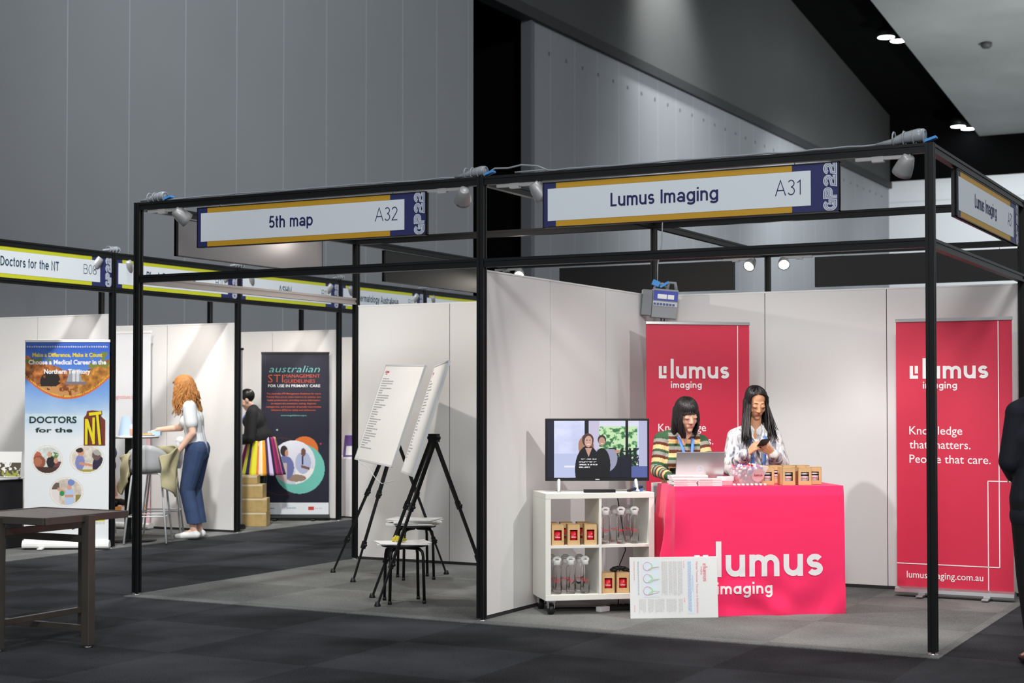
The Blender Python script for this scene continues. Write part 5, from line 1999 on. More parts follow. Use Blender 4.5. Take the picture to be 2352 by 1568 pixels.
# counter with leaflets at the far left
bl = thing('display_counter', 'black clothed counter at the left edge carrying leaflet stands', 'counter', (-3.9, 1.6, .0065), 0)
MB().box2((-.32, -.9, 0), (.32, .79, .685)).build('counter_body', mat('black_cloth', rgb(20, 20, 24), .9, bump=.1, bscale=12), bl, bevel=.01)
MB().box2((-.34, -.92, .685), (.34, .81, .70)).build('counter_top', M_LIGHTGREY, bl, bevel=.003)
for i, (x_, y_, lab, fn_) in enumerate(((-3.70, 1.97, 'white leaflet stand with a beach picture on the black counter', lambda u, v: mixc(mixc(mixc(np.tile(np.array([[244., 244., 246.]]), (len(u), 1)), v > .80, (120, 190, 226)), (v > .80) * (v < .86 + .06 * u), (226, 200, 150)), (np.abs((u * 5) % 1 - .8) < .1) * (u > .5) * ((v * 8) % 1 < .2) * (v < .75), (190, 192, 206))),
                                        (-3.66, 2.27, 'leaflet stand with a group photograph on the black counter', lambda u, v: mixc(mixc(np.tile(np.array([[226., 224., 222.]]), (len(u), 1)), (v < .58) * (fbm(u * 9, v * 9, 2) > .40), (74, 66, 52)), (v < .25) * (fbm(u * 12, v * 9, 5) > .45), (140, 142, 60))))):
    ls = thing('leaflet_stand', lab, 'leaflet stand', (x_, y_, .7075), math.radians(26), 'leaflet stands')
    ls.rotation_euler = (math.radians(-8), 0, math.radians(26))
    MB().box2((-.12, .001, 0), (.12, .008, .26)).build('stand_back', M_WHITE, ls)
    MB().box2((-.12, -.03, 0), (.12, .1, .006)).build('stand_foot', M_WHITE, ls)
    art('leaflet_sheet', .235, .255, 40, 40, fn_, M_SHEET, ls, y=-.0015, z0=.003)

# =================================================================== METAL TABLE IN THE FOREGROUND
mt = thing('metal_table', 'square bronze metal table at the lower left with crossed rails', 'table', (1.09, -2.085, 0), math.radians(0.5))
tz_, a_ = .797, .352
MB().box2((-a_ + .012, -a_ + .012, tz_ - .03), (a_ - .012, a_ - .012, tz_ - .004)).build('tabletop', M_TABLETOP, mt)
f = MB()
for s_ in (-1, 1):
    f.box2((-a_, s_ * a_ - .012, tz_ - .042), (a_, s_ * a_ + .012, tz_)).box2((s_ * a_ - .012, -a_, tz_ - .042), (s_ * a_ + .012, a_, tz_))
f.build('edge_frame', M_BRONZE, mt, bevel=.002)
mids = [Vector((a_ + .012, 0, 0)), Vector((0, -a_ - .012, 0)), Vector((-a_ - .012, 0, 0)), Vector((0, a_ + .012, 0))]
for i, p in enumerate(mids):
    o = MB().box((p.x, p.y, .015 + (tz_ - .02) / 2), (.058, .058, tz_ - .02)).build('leg', M_BRONZE, mt, bevel=.003)
    MB().lathe([(.02, 0), (.022, .006), (.012, .018)], 12, c=(p.x, p.y, 0)).build('levelling_foot', M_SILVER, o)
for zz, w_, h_ in ((.165, .03, .036), (.70, .03, .042)):
    for i, (p, q) in enumerate(((mids[0], mids[2]), (mids[1], mids[3]))):
        up_ = Vector((0, 0, zz + (.0 if i else -.05)))
        d_ = (q - p).normalized() * .03
        MB().bar(p + d_ + up_, q - d_ + up_, w_, h_).build('cross_rail', M_BRONZE, mt, bevel=.002)

# =================================================================== SWITCH BOX ON THE CORNER POST
sb = thing('switch_box', 'grey electrical switch box hung in the corner above the crimson banner', 'electrical box', (3.135, 2.76, 2.16), math.radians(30))
sb.rotation_euler = (0, math.radians(5), math.radians(30))
b_ = MB().box2((-.06, -.05, 0), (.15, .05, .24))
b_.build('enclosure', M_GREY, sb, bevel=.006)
MB().box2((-.145, -.045, .012), (-.062, .04, .225)).build('side_cover', mat('grey_cover', rgb(122, 127, 130), .5), sb, bevel=.004)
q_ = MB()
q_.box2((-.055, -.053, .145), (.145, -.050, .225)).box2((-.022, -.0545, .158), (.055, -.053, .195), 1).box2((.062, -.0545, .158), (.115, -.053, .195), 1)
q_.build('printed_label', [mat('label_blue', rgb(62, 76, 170), .5), M_PAPER], sb)
q_ = MB()
for i in range(7):
    q_.box2((-.05 + .026 * i, -.058, .105), (-.032 + .026 * i, -.050, .122))
q_.build('breaker_switches', mat('breaker_blue', rgb(54, 70, 140), .4), sb)
MB().box2((-.055, -.0525, .098), (.145, -.050, .135)).build('breaker_strip', M_LIGHTGREY, sb)
for x_, z_ in ((.03, .01), (.055, .01)):
    MB().tube([(x_, .0, 0), (x_, .0, -.06), (x_ - .02, .04, -.5)], .005, 6).build('cable_tail', M_BLACKP, sb)
q_ = MB().tube([(-.05, 0, .24), (-.03, 0, .28), (.02, 0, .285), (.05, 0, .26)], .012, 8).tube([(.06, 0, .24), (.07, 0, .30), (.12, 0, .30), (.135, 0, .24)], .014, 8)
q_.build('plug', M_GREY, sb)
MB().box((-.04, -.01, .285), (.06, .03, .045), rot=(0, .3, 0)).box((.03, -.01, .28), (.08, .02, .02), rot=(0, -.6, 0)).build('blue_tag', M_TAPEBLUE, sb)
MB().tube([(-.02, .03, .27), (-.03, .05, .45), (-.01, .06, .62), (-.02, .06, .80)], .005, 6).build('supply_lead', M_WRAP, sb)

# =================================================================== PEOPLE
def bake(name, mb, mats, parent, voxel=0.005, smooth=3, keep=False):
    """one continuous skin over overlapping tapered shapes"""
    o = mb.build(name, mats[:1], None, fix=True)
    r = o.modifiers.new('r', 'REMESH')
    r.mode = 'VOXEL'
    r.voxel_size = voxel
    r.use_smooth_shade = True
    if smooth:
        sm = o.modifiers.new('s', 'SMOOTH')
        sm.factor = 0.5
        sm.iterations = smooth
    bpy.context.view_layer.update()
    dg = bpy.context.evaluated_depsgraph_get()
    me = bpy.data.meshes.new_from_object(o.evaluated_get(dg))
    bpy.data.objects.remove(o)
    me.name = name
    me.materials.clear()
    for m in mats:
        me.materials.append(m)
    me.polygons.foreach_set('use_smooth', [True] * len(me.polygons))
    ob = bpy.data.objects.new(name, me)
    COL.objects.link(ob)
    if parent:
        ob.parent = parent
    return ob


def hem(ob, z, fill=True):
    """clean straight hem: cut away what hangs below height z"""
    bm = bmesh.new()
    bm.from_mesh(ob.data)
    g = bm.verts[:] + bm.edges[:] + bm.faces[:]
    bmesh.ops.bisect_plane(bm, geom=g, plane_co=(0, 0, z), plane_no=(0, 0, -1), clear_outer=True)
    bm.to_mesh(ob.data)
    bm.free()
    m = ob.modifiers.new('solid', 'SOLIDIFY')
    m.thickness = .004


def centers(ob):
    me = ob.data
    n = len(me.polygons)
    a = np.zeros(n * 3)
    me.polygons.foreach_get('center', a)
    return a.reshape(-1, 3)


def colour_faces(ob, rgbs):
    """store one colour per face, sRGB 0..255"""
    me = ob.data
    c = np.clip(rgbs, 0, 255) / 255.0
    c = np.where(c <= 0.04045, c / 12.92, ((c + 0.055) / 1.055) ** 2.4)
    c4 = np.concatenate([c, np.ones((len(c), 1))], 1)
    lt = np.zeros(len(me.polygons), int)
    me.polygons.foreach_get('loop_total', lt)
    ca = me.color_attributes.new('Col', 'FLOAT_COLOR', 'CORNER')
    ca.data.foreach_set('color', np.repeat(c4, lt, 0).ravel())


def skin_mat(name, c):
    m = mat(name, c, 0.55, var=0.05, vscale=25)
    b = m.node_tree.nodes['Principled BSDF']
    b.inputs['Subsurface Weight'].default_value = 0.12
    b.inputs['Subsurface Radius'].default_value = (0.012, 0.005, 0.003)
    b.inputs['Subsurface Scale'].default_value = 0.5
    return m


def head_shapes(mb, c, R, k=1.0):
    """head in its own frame: x to its left side of the face as seen, y forward out of the face, z up"""
    def P(x, y, z):
        return Vector(c) + R @ (Vector((x, y, z)) * k)

    def E(x, y, z, a, b, d, rot=None):
        RR = R @ rot if rot is not None else R
        mb.ell(P(x, y, z), (a * k, b * k, d * k), R=RR, seg=24, rings=16)
    E(0, -.018, .042, .071, .090, .080)
    E(0, .018, -.012, .061, .068, .082)
    E(0, .022, -.060, .050, .056, .050)
    E(0, .055, -.097, .024, .022, .019)
    for s in (-1, 1):
        E(s * .033, .0475, -.034, .027, .021, .027)
        E(s * .030, .0735, .001, .0185, .0125, .0145)
        E(s * .0105, .087, -.038, .0080, .010, .0075)
        E(s * .074, -.008, -.012, .010, .020, .030)
        E(s * .045, .0, -.062, .016, .04, .03)
    mb.cap(P(-.034, .068, .023), P(.034, .068, .023), .0118 * k, .0118 * k)
    E(0, .0545, -.066, .026, .020, .022)
    mb.cap(P(0, .080, .012), P(0, .0975, -.034), .0070 * k, .0105 * k)
    mb.cap(P(-.019, .0715, -.0635), P(.019, .0715, -.0635), .0050 * k, .0050 * k)
    mb.cap(P(-.010, .0745, -.0630), P(.010, .0745, -.0630), .0055 * k, .0055 * k)
    mb.cap(P(-.012, .0735, -.0720), P(.012, .0735, -.0720), .0062 * k, .0062 * k)
    return P


def face_parts(parent, P, R, k, brow_m, lash_m, closed=True):
    for s in (-1, 1):
        pts = [P(s * (.013 + .011 * i), .0835 - .0055 * (i / 3) ** 2 * 1.2, .0275 + .0035 * math.sin(i / 3 * 2.6)) for i in range(4)]
        MB().tube(pts, [.0012 * k, .0022 * k, .0020 * k, .0009 * k], 6).build('eyebrow', brow_m, parent)
        pts = []
        for i in range(7):
            t = i / 6
            x = .016 + .029 * t
            pts.append(P(s * x, .0850 + .0022 * math.sin(t * PI) - .006 * t * t, -.0035 - .0042 * math.sin(t * PI) + .001 * t))
        MB().tube(pts, [.0007 * k, .0012 * k, .0015 * k, .0017 * k, .0017 * k, .0014 * k, .0007 * k], 6).build('eyelashes', lash_m, parent)


def lips_material(ob, c, R, k, idx):
    C = centers(ob)
    Ri = np.array(R.inverted())
    L = (C - np.array(c)) @ Ri.T / k
    m = (np.abs(L[:, 0]) < .0185) & (L[:, 1] > .066) & (np.abs(L[:, 2] + .0675) < .0085 * (1 - (np.abs(L[:, 0]) / .026) ** 2))
    mi = np.zeros(len(C), int)
    mi[m] = idx
    ob.data.polygons.foreach_set('material_index', mi)


def hand_shapes(mb, w, d, back, side, curl=(25, 40, 30), spread=.10, k=1.0, thumb=None):
    """wrist w, direction d, back-of-hand normal, side=+1 puts the thumb on d x back"""
    w, d, back = Vector(w), Vector(d).normalized(), Vector(back)
    back = (back - d * back.dot(d)).normalized()
    lat = d.cross(back).normalized() * side
    L = .080 * k
    root = w + d * .012 * k
    ks = []
    for i, (o, ln) in enumerate(((.030, .92), (.010, 1.0), (-.010, .96), (-.028, .84))):
        kn = w + d * L * ln + lat * o * k + back * (.004 - .002 * abs(i - 1.2)) * k
        mb.cap(root + lat * o * .55 * k, kn, .0125 * k, .0100 * k)
        ks.append((kn, i))
    lens = ((.040, .024, .019), (.044, .028, .020), (.041, .026, .019), (.032, .020, .017))
    for kn, i in ks:
        p = kn
        ang = 0.0
        sp = (1.2 - i) * spread
        cm = 1.0 + .12 * i
        for j in range(3):
            ang += math.radians(curl[j]) * cm
            dirv = (d * math.cos(ang) - back * math.sin(ang) + lat * sp * math.cos(ang)).normalized()
            q = p + dirv * lens[i][j] * k
            r0, r1 = ((.0092, .0084), (.0084, .0076), (.0076, .0064))[j]
            mb.cap(p, q, r0 * k, r1 * k, seg=10)
            p = q
    tb = w + d * .022 * k + lat * .024 * k - back * .004 * k
    td = (d * .72 + lat * .55 - back * .35).normalized() if thumb is None else Vector(thumb).normalized()
    t1 = tb + td * .036 * k
    t2 = t1 + (td * .85 + d * .35).normalized() * .030 * k
    t3 = t2 + (td * .7 + d * .5).normalized() * .022 * k
    mb.cap(tb, t1, .0125 * k, .0105 * k, seg=10)
    mb.cap(t1, t2, .0102 * k, .0092 * k, seg=10)
    mb.cap(t2, t3, .0090 * k, .0072 * k, seg=10)


def V(*a):
    return Vector(a)


def limb(mb, pts, rad, off=0.0):
    for a, b, r0, r1 in zip(pts, pts[1:], rad, rad[1:]):
        mb.cap(a, b, r0 + off, r1 + off)


def torso_shapes(mb, J, off=0.0, bust=.0, belly=.0, k=1.0):
    sl, sr, hl, hr = J['sl'], J['sr'], J['hl'], J['hr']
    up_ = ((sl + sr) / 2 - (hl + hr) / 2)
    fwd = J['fwd']
    for s, h in ((sl, hl), (sr, hr)):
        o = (s + h) / 2
        mid = (sl + sr + hl + hr) / 4
        inn = (mid - o) * .30
        ch = s.lerp(h, .30) + inn
        wa = s.lerp(h, .62) + inn * 1.35
        mb.cap(s + (mid - o) * .42 - up_ * .02, ch, .052 * k + off, .088 * k + off)
        mb.cap(ch, wa, .088 * k + off, .078 * k + off)
        mb.cap(wa, h + inn * .4, .078 * k + off, .098 * k + off)
        mb.cap(s, s + (mid - o) * .6, .050 * k + off, .055 * k + off)
        if bust:
            mb.ell(s.lerp(h, .34) + inn * .9 + fwd * .062 * k, ((.058 * bust * k + off),) * 3)
    top = (sl + sr) / 2 + V(0, .012, .062) * k
    for s in (sl, sr):
        mb.cap(top.lerp(s, .15), s + V(0, 0, .004), .046 * k + off, .046 * k + off)
    c = (sl + sr + hl + hr) / 4
    mb.ell(c.lerp((sl + sr) / 2, .4), (.10 * k + off, .085 * k + off, .16 * k))
    if belly:
        mb.ell(c.lerp((hl + hr) / 2, .35) + fwd * .04, (.11 * k + off, .09 * k * belly + off, .13 * k))
    mb.cap((hl + hr) / 2, c, .10 * k + off, .085 * k + off)


def hair_tubes(c, R, k, rows, pm, r=.006, seg=6, seed=1, wav=0.0, wavf=60.0, grow=.012):
    """straight or wavy locks: start near the parting, follow the skull down to azimuth az, then hang"""
    m = MB()
    rnd = random.Random(seed)
    c = Vector(c)
    A, B, Cc = (.071 + grow), (.090 + grow), (.080 + grow)
    for row in rows:
        az, end_el, hang, drift = row[:4]
        a = math.radians(az)      # 0 = face, 90 = right side seen from the face (+x)
        a1 = a
        pts = []
        e0 = math.radians(rnd.uniform(62, 86))
        if len(row) > 4:          # lock combed sideways: starts at azimuth row[4], elevation row[5]
            e0 = math.radians(row[5])
        e1 = math.radians(end_el)
        n1 = 7
        for i in range(n1 + 1):
            e_ = e0 + (e1 - e0) * i / n1
            rr = 1 + .015 * rnd.random()
            if len(row) > 4:
                a = math.radians(row[4]) + (a1 - math.radians(row[4])) * (i / n1) ** .8
            pp = V(A * math.sin(a) * math.cos(e_) * rr, B * math.cos(a) * math.cos(e_) * rr - .018, Cc * math.sin(e_) * rr + .042)
            x0 = pm * (1 - i / n1) ** 2
            pts.append(c + R @ (pp * k + V(x0, 0, 0)))
        p = pts[-1]
        out = (R @ V(math.sin(a), math.cos(a), 0))
        out.z = 0
        n2 = max(2, int(hang / .03))
        ph = rnd.random() * 6.28
        for i in range(1, n2 + 1):
            t = i / n2
            q = p + V(0, 0, -hang * t) + Vector(drift) * t * t + out * (.012 if hang > .03 else 0.0) * math.sin(t * PI)
            if wav:
                q += V(math.sin(t * wavf * hang + ph), math.cos(t * wavf * hang * 1.1 + ph), 0) * wav
            pts.append(q)
        n = len(pts)
        rad = [r * (0.6 + .4 * min(1, i / 3)) * (1 if i < n * .75 else max(.25, 1 - (i / n - .75) * 3)) for i in range(n)]
        m.tube(pts, rad, seg, flat=.75)
    return m


def lanyard(parent, pts_l, pts_r, wdt=.018, label=None):
    m = MB()
    for pts in (pts_l, pts_r):
        n = len(pts)
        vs = []
        for p in pts:
            vs += [p + V(-wdt / 2, 0, 0), p + V(wdt / 2, 0, 0)]
        m.add(vs, [(2 * i, 2 * i + 1, 2 * i + 3, 2 * i + 2) for i in range(n - 1)], 0, True)
    o = m.build('lanyard', M_BLUE, parent, fix=False)
    sd_ = o.modifiers.new('solid', 'SOLIDIFY')
    sd_.thickness = .002
    return o


M_SKIN1 = skin_mat('fair_skin', rgb(226, 176, 152))
M_SKIN2 = skin_mat('warm_skin', rgb(212, 156, 120))
M_SKIN3 = skin_mat('pale_skin', rgb(232, 188, 166))
M_LIP = mat('lip_rose', rgb(198, 116, 110), .45)
M_LIP2 = mat('lip_dark_rose', rgb(176, 88, 82), .45)
M_BLACKHAIR = mat('black_hair', rgb(30, 24, 24), .35, spec=.5)
M_DARKHAIR = mat('near_black_hair', rgb(26, 22, 22), .32, spec=.55)
M_LASH = mat('lash_black', rgb(38, 26, 24), .6)


def person(label, loc, rz):
    return thing('person', label, 'person', loc, rz)


# ---- woman in the striped jumper (local x = to the right in the photo, -y = towards the photographer)
W = person('seated woman with black fringe in a striped jumper, using the laptop', (3.831, 1.60, 0), YAW)
J = dict(sl=V(.118, .0, 1.168), sr=V(-.172, .02, 1.190), hl=V(.115, .06, .70), hr=V(-.115, .06, .70), fwd=V(.12, -.99, 0))
hc = V(.010, -.055, 1.372)
HR = Matrix.Rotation(PI + math.radians(17), 3, 'Z') @ Matrix.Rotation(math.radians(-15), 3, 'X') @ Matrix.Rotation(math.radians(4), 3, 'Y')
el_r, wr_r = V(-.212, -.06, .965), V(-.150, -.27, .935)
el_l, wr_l = V(.172, -.07, .97), V(.075, -.255, .935)
sk = MB()
P1 = head_shapes(sk, hc, HR)
sk.cap(V(-.012, .01, 1.17), hc + V(0, .015, -.06), .054, .046)
torso_shapes(sk, J, -.004, .95)
limb(sk, [J['sr'], el_r, wr_r], (.044, .037, .026))
limb(sk, [J['sl'], el_l, wr_l], (.044, .037, .026))
hand_shapes(sk, wr_r, V(.85, -.20, -.16), V(.1, -.1, 1), -1, (22, 30, 22))
hand_shapes(sk, wr_l, V(-.5, -.35, -.28), V(0, -.1, 1), 1, (22, 30, 22))
for s, h in ((1, J['hl']), (-1, J['hr'])):
    limb(sk, [h, V(s * .12, -.34, .70), V(s * .11, -.30, .30), V(s * .11, -.42, .26)], (.082, .056, .036, .026))
body = bake('body', sk, [M_SKIN1, M_LIP], W, .0040, 8)
lips_material(body, hc, HR, 1.0, 1)
face_parts(body, P1, HR, 1.0, M_LASH, M_LASH)
jm = MB()
torso_shapes(jm, J, .006, 1.0)
limb(jm, [J['sr'], el_r, wr_r + (el_r - wr_r).normalized() * .012], (.052, .045, .032), .006)
limb(jm, [J['sl'], el_l, wr_l + (el_l - wr_l).normalized() * .012], (.054, .047, .034), .006)
jumper = bake('striped_jumper', jm, [attr_mat('jumper_knit', .9, bump=.25, bscale=260)], W, .005, 4)


def stripes(C):
    cyc = np.array([(150, 148, 138), (96, 46, 30), (238, 190, 134), (52, 88, 58)], float)
    wd = np.array([.026, .022, .032, .020])
    cum = np.cumsum(wd)
    out = 1.24 - C[:, 2] + .02 * np.abs(C[:, 0])
    best = np.full(len(C), .078)
    val = out.copy()
    for a, b_, base in ((J['sr'], el_r, .09), (el_r, wr_r, .36), (J['sl'], el_l, .09), (el_l, wr_l, .36)):
        a, b_ = np.array(a), np.array(b_)
        d = b_ - a
        t = np.clip(((C - a) @ d) / (d @ d), 0, 1)
        dist = np.linalg.norm(C - (a + t[:, None] * d), axis=1)
        out_side = (C[:, 0] < -.125) | (C[:, 0] > .105) | (C[:, 1] < -.10)
        m = (dist < best) & out_side
        best = np.where(m, dist, best)
        val = np.where(m, base + t * np.linalg.norm(d), val)
    ph = np.mod(val, cum[-1])
    idx = np.searchsorted(cum, ph)
    col = cyc[np.clip(idx, 0, 3)]
    col = np.where(((C[:, 2] < .985) & (C[:, 2] > .94) & (C[:, 1] > -.16) & (np.abs(C[:, 0]) < .12))[:, None], np.array([[24., 30., 24.]]), col)
    return col


colour_faces(jumper, stripes(centers(jumper)))
tr = MB()
for s, h in ((1, J['hl']), (-1, J['hr'])):
    limb(tr, [h, V(s * .12, -.34, .70), V(s * .11, -.30, .32)], (.098, .072, .052))
tr.cap(J['hl'] + V(0, 0, .03), J['hr'] + V(0, 0, .03), .105, .105)
bake('black_trousers', tr, [M_BLACKP], W, .008, 3)
for s in (-1, 1):
    fx = MB().cap(V(s * .11, -.31, .265), V(s * .11, -.44, .245), .045, .034)
    bake('shoe', fx, [M_BLACKP], W, .007, 2)
hb = MB()
hb.ell(hc + HR @ V(0, -.030, .045), (.079, .090, .088), R=HR, seg=20, rings=14)
hb.cap(hc + HR @ V(-.056, -.055, .03), V(.070, .01, 1.20), .038, .026)
hb.cap(hc + HR @ V(.056, -.055, .03), V(-.085, .0, 1.20), .038, .026)
hb.cap(hc + HR @ V(0, -.07, .0), V(-.01, .06, 1.20), .055, .05)
hair = bake('black_hair', hb, [M_BLACKHAIR], W, .006, 4)
rows = []
rnd = random.Random(5)
for i in range(60):
    az = -50 + 100 * i / 59 + rnd.uniform(-1.5, 1.5)
    rows.append((az, -2 - 6 * abs(az) / 47 + rnd.uniform(-3, 3), .008, (0, 0, 0)))
for i in range(170):
    az = 47 + 266 * i / 169
    x = math.sin(math.radians(az))
    rows.append((az + rnd.uniform(-2, 2), rnd.uniform(-8, 0), rnd.uniform(.165, .205), (.03 * x * (1.3 if x > 0 else 1), .012, 0)))
hair_tubes(hc, HR, 1.0, rows, .0, .0058, 6, 3, .0042, 42, .011).build('hair_locks', M_BLACKHAIR, hair)
lanyard(W, [V(-.06, .005, 1.225), V(-.05, -.055, 1.20), V(-.032, -.092, 1.14), V(-.012, -.124, 1.07), V(.012, -.135, .97)],
        [V(.045, .0, 1.22), V(.050, -.06, 1.195), V(.045, -.095, 1.14), V(.035, -.126, 1.07), V(.022, -.135, .97)], .021)
# her stool
ws = thing('bar_stool', 'white bar stool under the woman in the striped jumper', 'stool', (3.831, 1.60, .0065), YAW, 'stools behind the counter')
MB().lathe([(0, .565), (.19, .565), (.2, .58), (.19, .595), (0, .60)], 28, c=(0, .05, 0)).build('seat', M_WHITE, ws)
MB().add(*grid(16, 8, lambda u, v: (.24 * math.sin(math.radians(-70 + 140 * u)), .05 + .22 * math.cos(math.radians(-70 + 140 * u)), .59 + .27 * v)), 0, True).build('back_shell', M_WHITE, ws, fix=False).modifiers.new('s', 'SOLIDIFY').thickness = .014
for sx in (-1, 1):
    for sy in (-1, 1):
        MB().tube([V(sx * .12, .05 + sy * .12, .575), V(sx * .19, .05 + sy * .19, .0)], .011, 8).build('leg', M_STEELW, ws)
MB().tube([V(.165 * a, .05 + .165 * b_, .24) for a, b_ in ((-1, -1), (1, -1), (1, 1), (-1, 1))], .008, 8, closed=True).build('foot_rail', M_STEELW, ws)

# ---- woman looking at a phone
W2 = person('woman with long straight black hair and marbled shirt, tapping a phone', (4.29, 1.85, 0), YAW)
J2 = dict(sl=V(.132, .0, 1.205), sr=V(-.150, .0, 1.212), hl=V(.112, .03, .70), hr=V(-.112, .03, .70), fwd=V(0, -1, 0))
hc2 = V(.0, -.035, 1.458)
HR2 = Matrix.Rotation(PI + math.radians(9), 3, 'Z') @ Matrix.Rotation(math.radians(-20), 3, 'X')
er2, wr2 = V(-.198, -.03, .985), V(-.092, -.225, 1.095)
el2, wl2 = V(.188, -.03, .995), V(.088, -.22, 1.095)
sk = MB()
P2 = head_shapes(sk, hc2, HR2, .96)
sk.cap(V(-.008, .01, 1.20), hc2 + V(0, .018, -.06), .048, .044)
torso_shapes(sk, J2, -.004, .85)
limb(sk, [J2['sr'], er2, wr2], (.042, .035, .025))
limb(sk, [J2['sl'], el2, wl2], (.042, .035, .025))
hand_shapes(sk, wr2, V(.50, -.25, .55), V(-.55, -.6, .5), -1, (30, 45, 30), .05, .95, thumb=V(.75, -.25, .45))
hand_shapes(sk, wl2, V(-.62, -.30, .45), V(.15, -.75, -.55), 1, (35, 40, 30), .06, .95, thumb=V(-.6, -.1, .65))
for s, h in ((1, J2['hl']), (-1, J2['hr'])):
    limb(sk, [h, V(s * .11, -.33, .68), V(s * .10, -.28, .30), V(s * .10, -.40, .26)], (.082, .056, .036, .026))
body = bake('body', sk, [M_SKIN2, M_LIP2], W2, .0040, 8)
lips_material(body, hc2, HR2, .96, 1)
face_parts(body, P2, HR2, .96, M_LASH, M_LASH)


def marble_mat():
    m = mat('marbled_cloth', rgb(232, 230, 228), .8)
    nt = m.node_tree
    b = nt.nodes['Principled BSDF']
    tc = nt.nodes.new('ShaderNodeTexCoord')
    mp = nt.nodes.new('ShaderNodeMapping')
    mp.inputs['Scale'].default_value = (1.4, 1.4, .55)
    mp.inputs['Rotation'].default_value = (.3, .4, .2)
    nt.links.new(tc.outputs['Object'], mp.inputs[0])
    n = nt.nodes.new('ShaderNodeTexNoise')
    n.inputs['Scale'].default_value = 11
    n.inputs['Detail'].default_value = 6
    n.inputs['Distortion'].default_value = 2.2
    nt.links.new(mp.outputs[0], n.inputs['Vector'])
    r = nt.nodes.new('ShaderNodeValToRGB')
    r.color_ramp.elements[0].position = .34
    r.color_ramp.elements[0].color = rgb(84, 86, 100)
    r.color_ramp.elements[1].position = .56
    r.color_ramp.elements[1].color = rgb(236, 233, 230)
    e_ = r.color_ramp.elements.new(.44)
    e_.color = rgb(178, 178, 186)
    nt.links.new(n.outputs['Fac'], r.inputs[0])
    nt.links.new(r.outputs[0], b.inputs['Base Color'])
    return m


sm = MB()
torso_shapes(sm, J2, .012, .95)
limb(sm, [J2['sr'], er2, wr2 + (er2 - wr2).normalized() * .02], (.055, .056, .038), .006)
limb(sm, [J2['sl'], el2, wl2 + (el2 - wl2).normalized() * .02], (.055, .056, .038), .006)
shirt = bake('marbled_shirt', sm, [marble_mat()], W2, .005, 4)
co = MB()
for s in (-1, 1):
    vs = [V(s * .058, .02, 1.285), V(s * .048, -.040, 1.278), V(s * .012, -.100, 1.165), V(s * .052, -.112, 1.185), V(s * .082, -.07, 1.238), V(s * .085, .0, 1.258)]
    co.add(vs, [(0, 1, 2, 3, 4, 5)])
oc = co.build('collar', marble_mat(), shirt, fix=False)
oc.modifiers.new('s', 'SOLIDIFY').thickness = .004
pl_ = MB().quad([V(-.012, -.112, 1.15), V(.014, -.112, 1.15), V(.014, -.140, .90), V(-.012, -.140, .90)])
pl_.build('button_placket', marble_mat(), shirt, fix=False).modifiers.new('s', 'SOLIDIFY').thickness = .006
tr = MB()
for s, h in ((1, J2['hl']), (-1, J2['hr'])):
    limb(tr, [h, V(s * .11, -.33, .68), V(s * .10, -.28, .32)], (.098, .072, .052))
tr.cap(J2['hl'] + V(0, 0, .02), J2['hr'] + V(0, 0, .02), .10, .10)
bake('dark_trousers', tr, [M_NAVYTXT], W2, .008, 3)
for s in (-1, 1):
    bake('shoe', MB().cap(V(s * .10, -.29, .265), V(s * .10, -.42, .245), .045, .034), [M_BLACKP], W2, .007, 2)
hb = MB()
hb.ell(hc2 + HR2 @ V(0, -.034, .040), (.077, .088, .088), R=HR2, seg=20, rings=14)
hb.cap(hc2 + HR2 @ V(-.0, -.075, .0), V(-.02, .07, 1.20), .06, .07)
hb.cap(hc2 + V(-.072, .01, .02), V(-.092, -.075, 1.20), .026, .026)
hb.cap(hc2 + V(.068, .02, .02), V(.085, -.03, 1.24), .024, .022)
hair = bake('black_hair', hb, [M_DARKHAIR], W2, .006, 4)
rows = []
rnd = random.Random(8)
for i in range(230):
    az = 46 + 268 * i / 229
    x = math.sin(math.radians(az))
    if x > 0.35:       # photo left is -x in her frame turned round
        L, d = rnd.uniform(.22, .34), (.0, -.03, 0)
    else:
        L, d = rnd.uniform(.24, .32), (.0, .0, 0)
    world_x = (HR2 @ V(x, 0, 0)).x
    if world_x < -.3:
        L, d = rnd.uniform(.27, .36), (rnd.uniform(-.045, .015), -.085, 0)
    elif world_x > .3:
        L, d = rnd.uniform(.22, .32), (rnd.uniform(.0, .075), rnd.choice((-.07, .0)), 0)
    rows.append((az + rnd.uniform(-2, 2), rnd.uniform(-6, 2), L, d))
for i in range(14):
    rows.append((-(52 + rnd.uniform(-3, 8)), rnd.uniform(-4, 2), rnd.uniform(.25, .30), (.0, -.085, 0)))
for i in range(80):
    sg = rnd.choice((-1, 1))
    az1 = sg * rnd.uniform(50, 62)
    f_ = rnd.random()
    rows.append((az1, rnd.uniform(-2, 12) + 20 * (1 - f_), rnd.uniform(.03, .06), (0, 0, 0), sg * rnd.uniform(1, 9), 38 + 46 * f_))
hair_tubes(hc2, HR2, .97, rows, .012, .0055, 6, 4, .001, 20, .010).build('hair_locks', M_DARKHAIR, hair)
lanyard(W2, [V(-.055, -.11, 1.22), V(-.05, -.140, 1.12), V(-.042, -.145, 1.03), V(-.035, -.146, .96)], [V(.05, -.11, 1.22), V(.05, -.140, 1.12), V(.040, -.145, 1.03), V(.032, -.146, .94)], .021)
phn = thing('phone', 'black smartphone held by the woman in the marbled shirt', 'phone', (0, 0, 0), 0)
ph_w = Matrix.Translation(W2.location) @ Matrix.Rotation(YAW, 4, 'Z') @ Matrix.Translation((.010, -.285, 1.170)) @ Euler((math.radians(-26), math.radians(-6), math.radians(14))).to_matrix().to_4x4()
phn.location = ph_w.to_translation()
phn.rotation_euler = ph_w.to_euler()
MB().box((0, 0, 0), (.072, .142, .009)).build('phone_body', M_BLACKP, phn, bevel=.004)
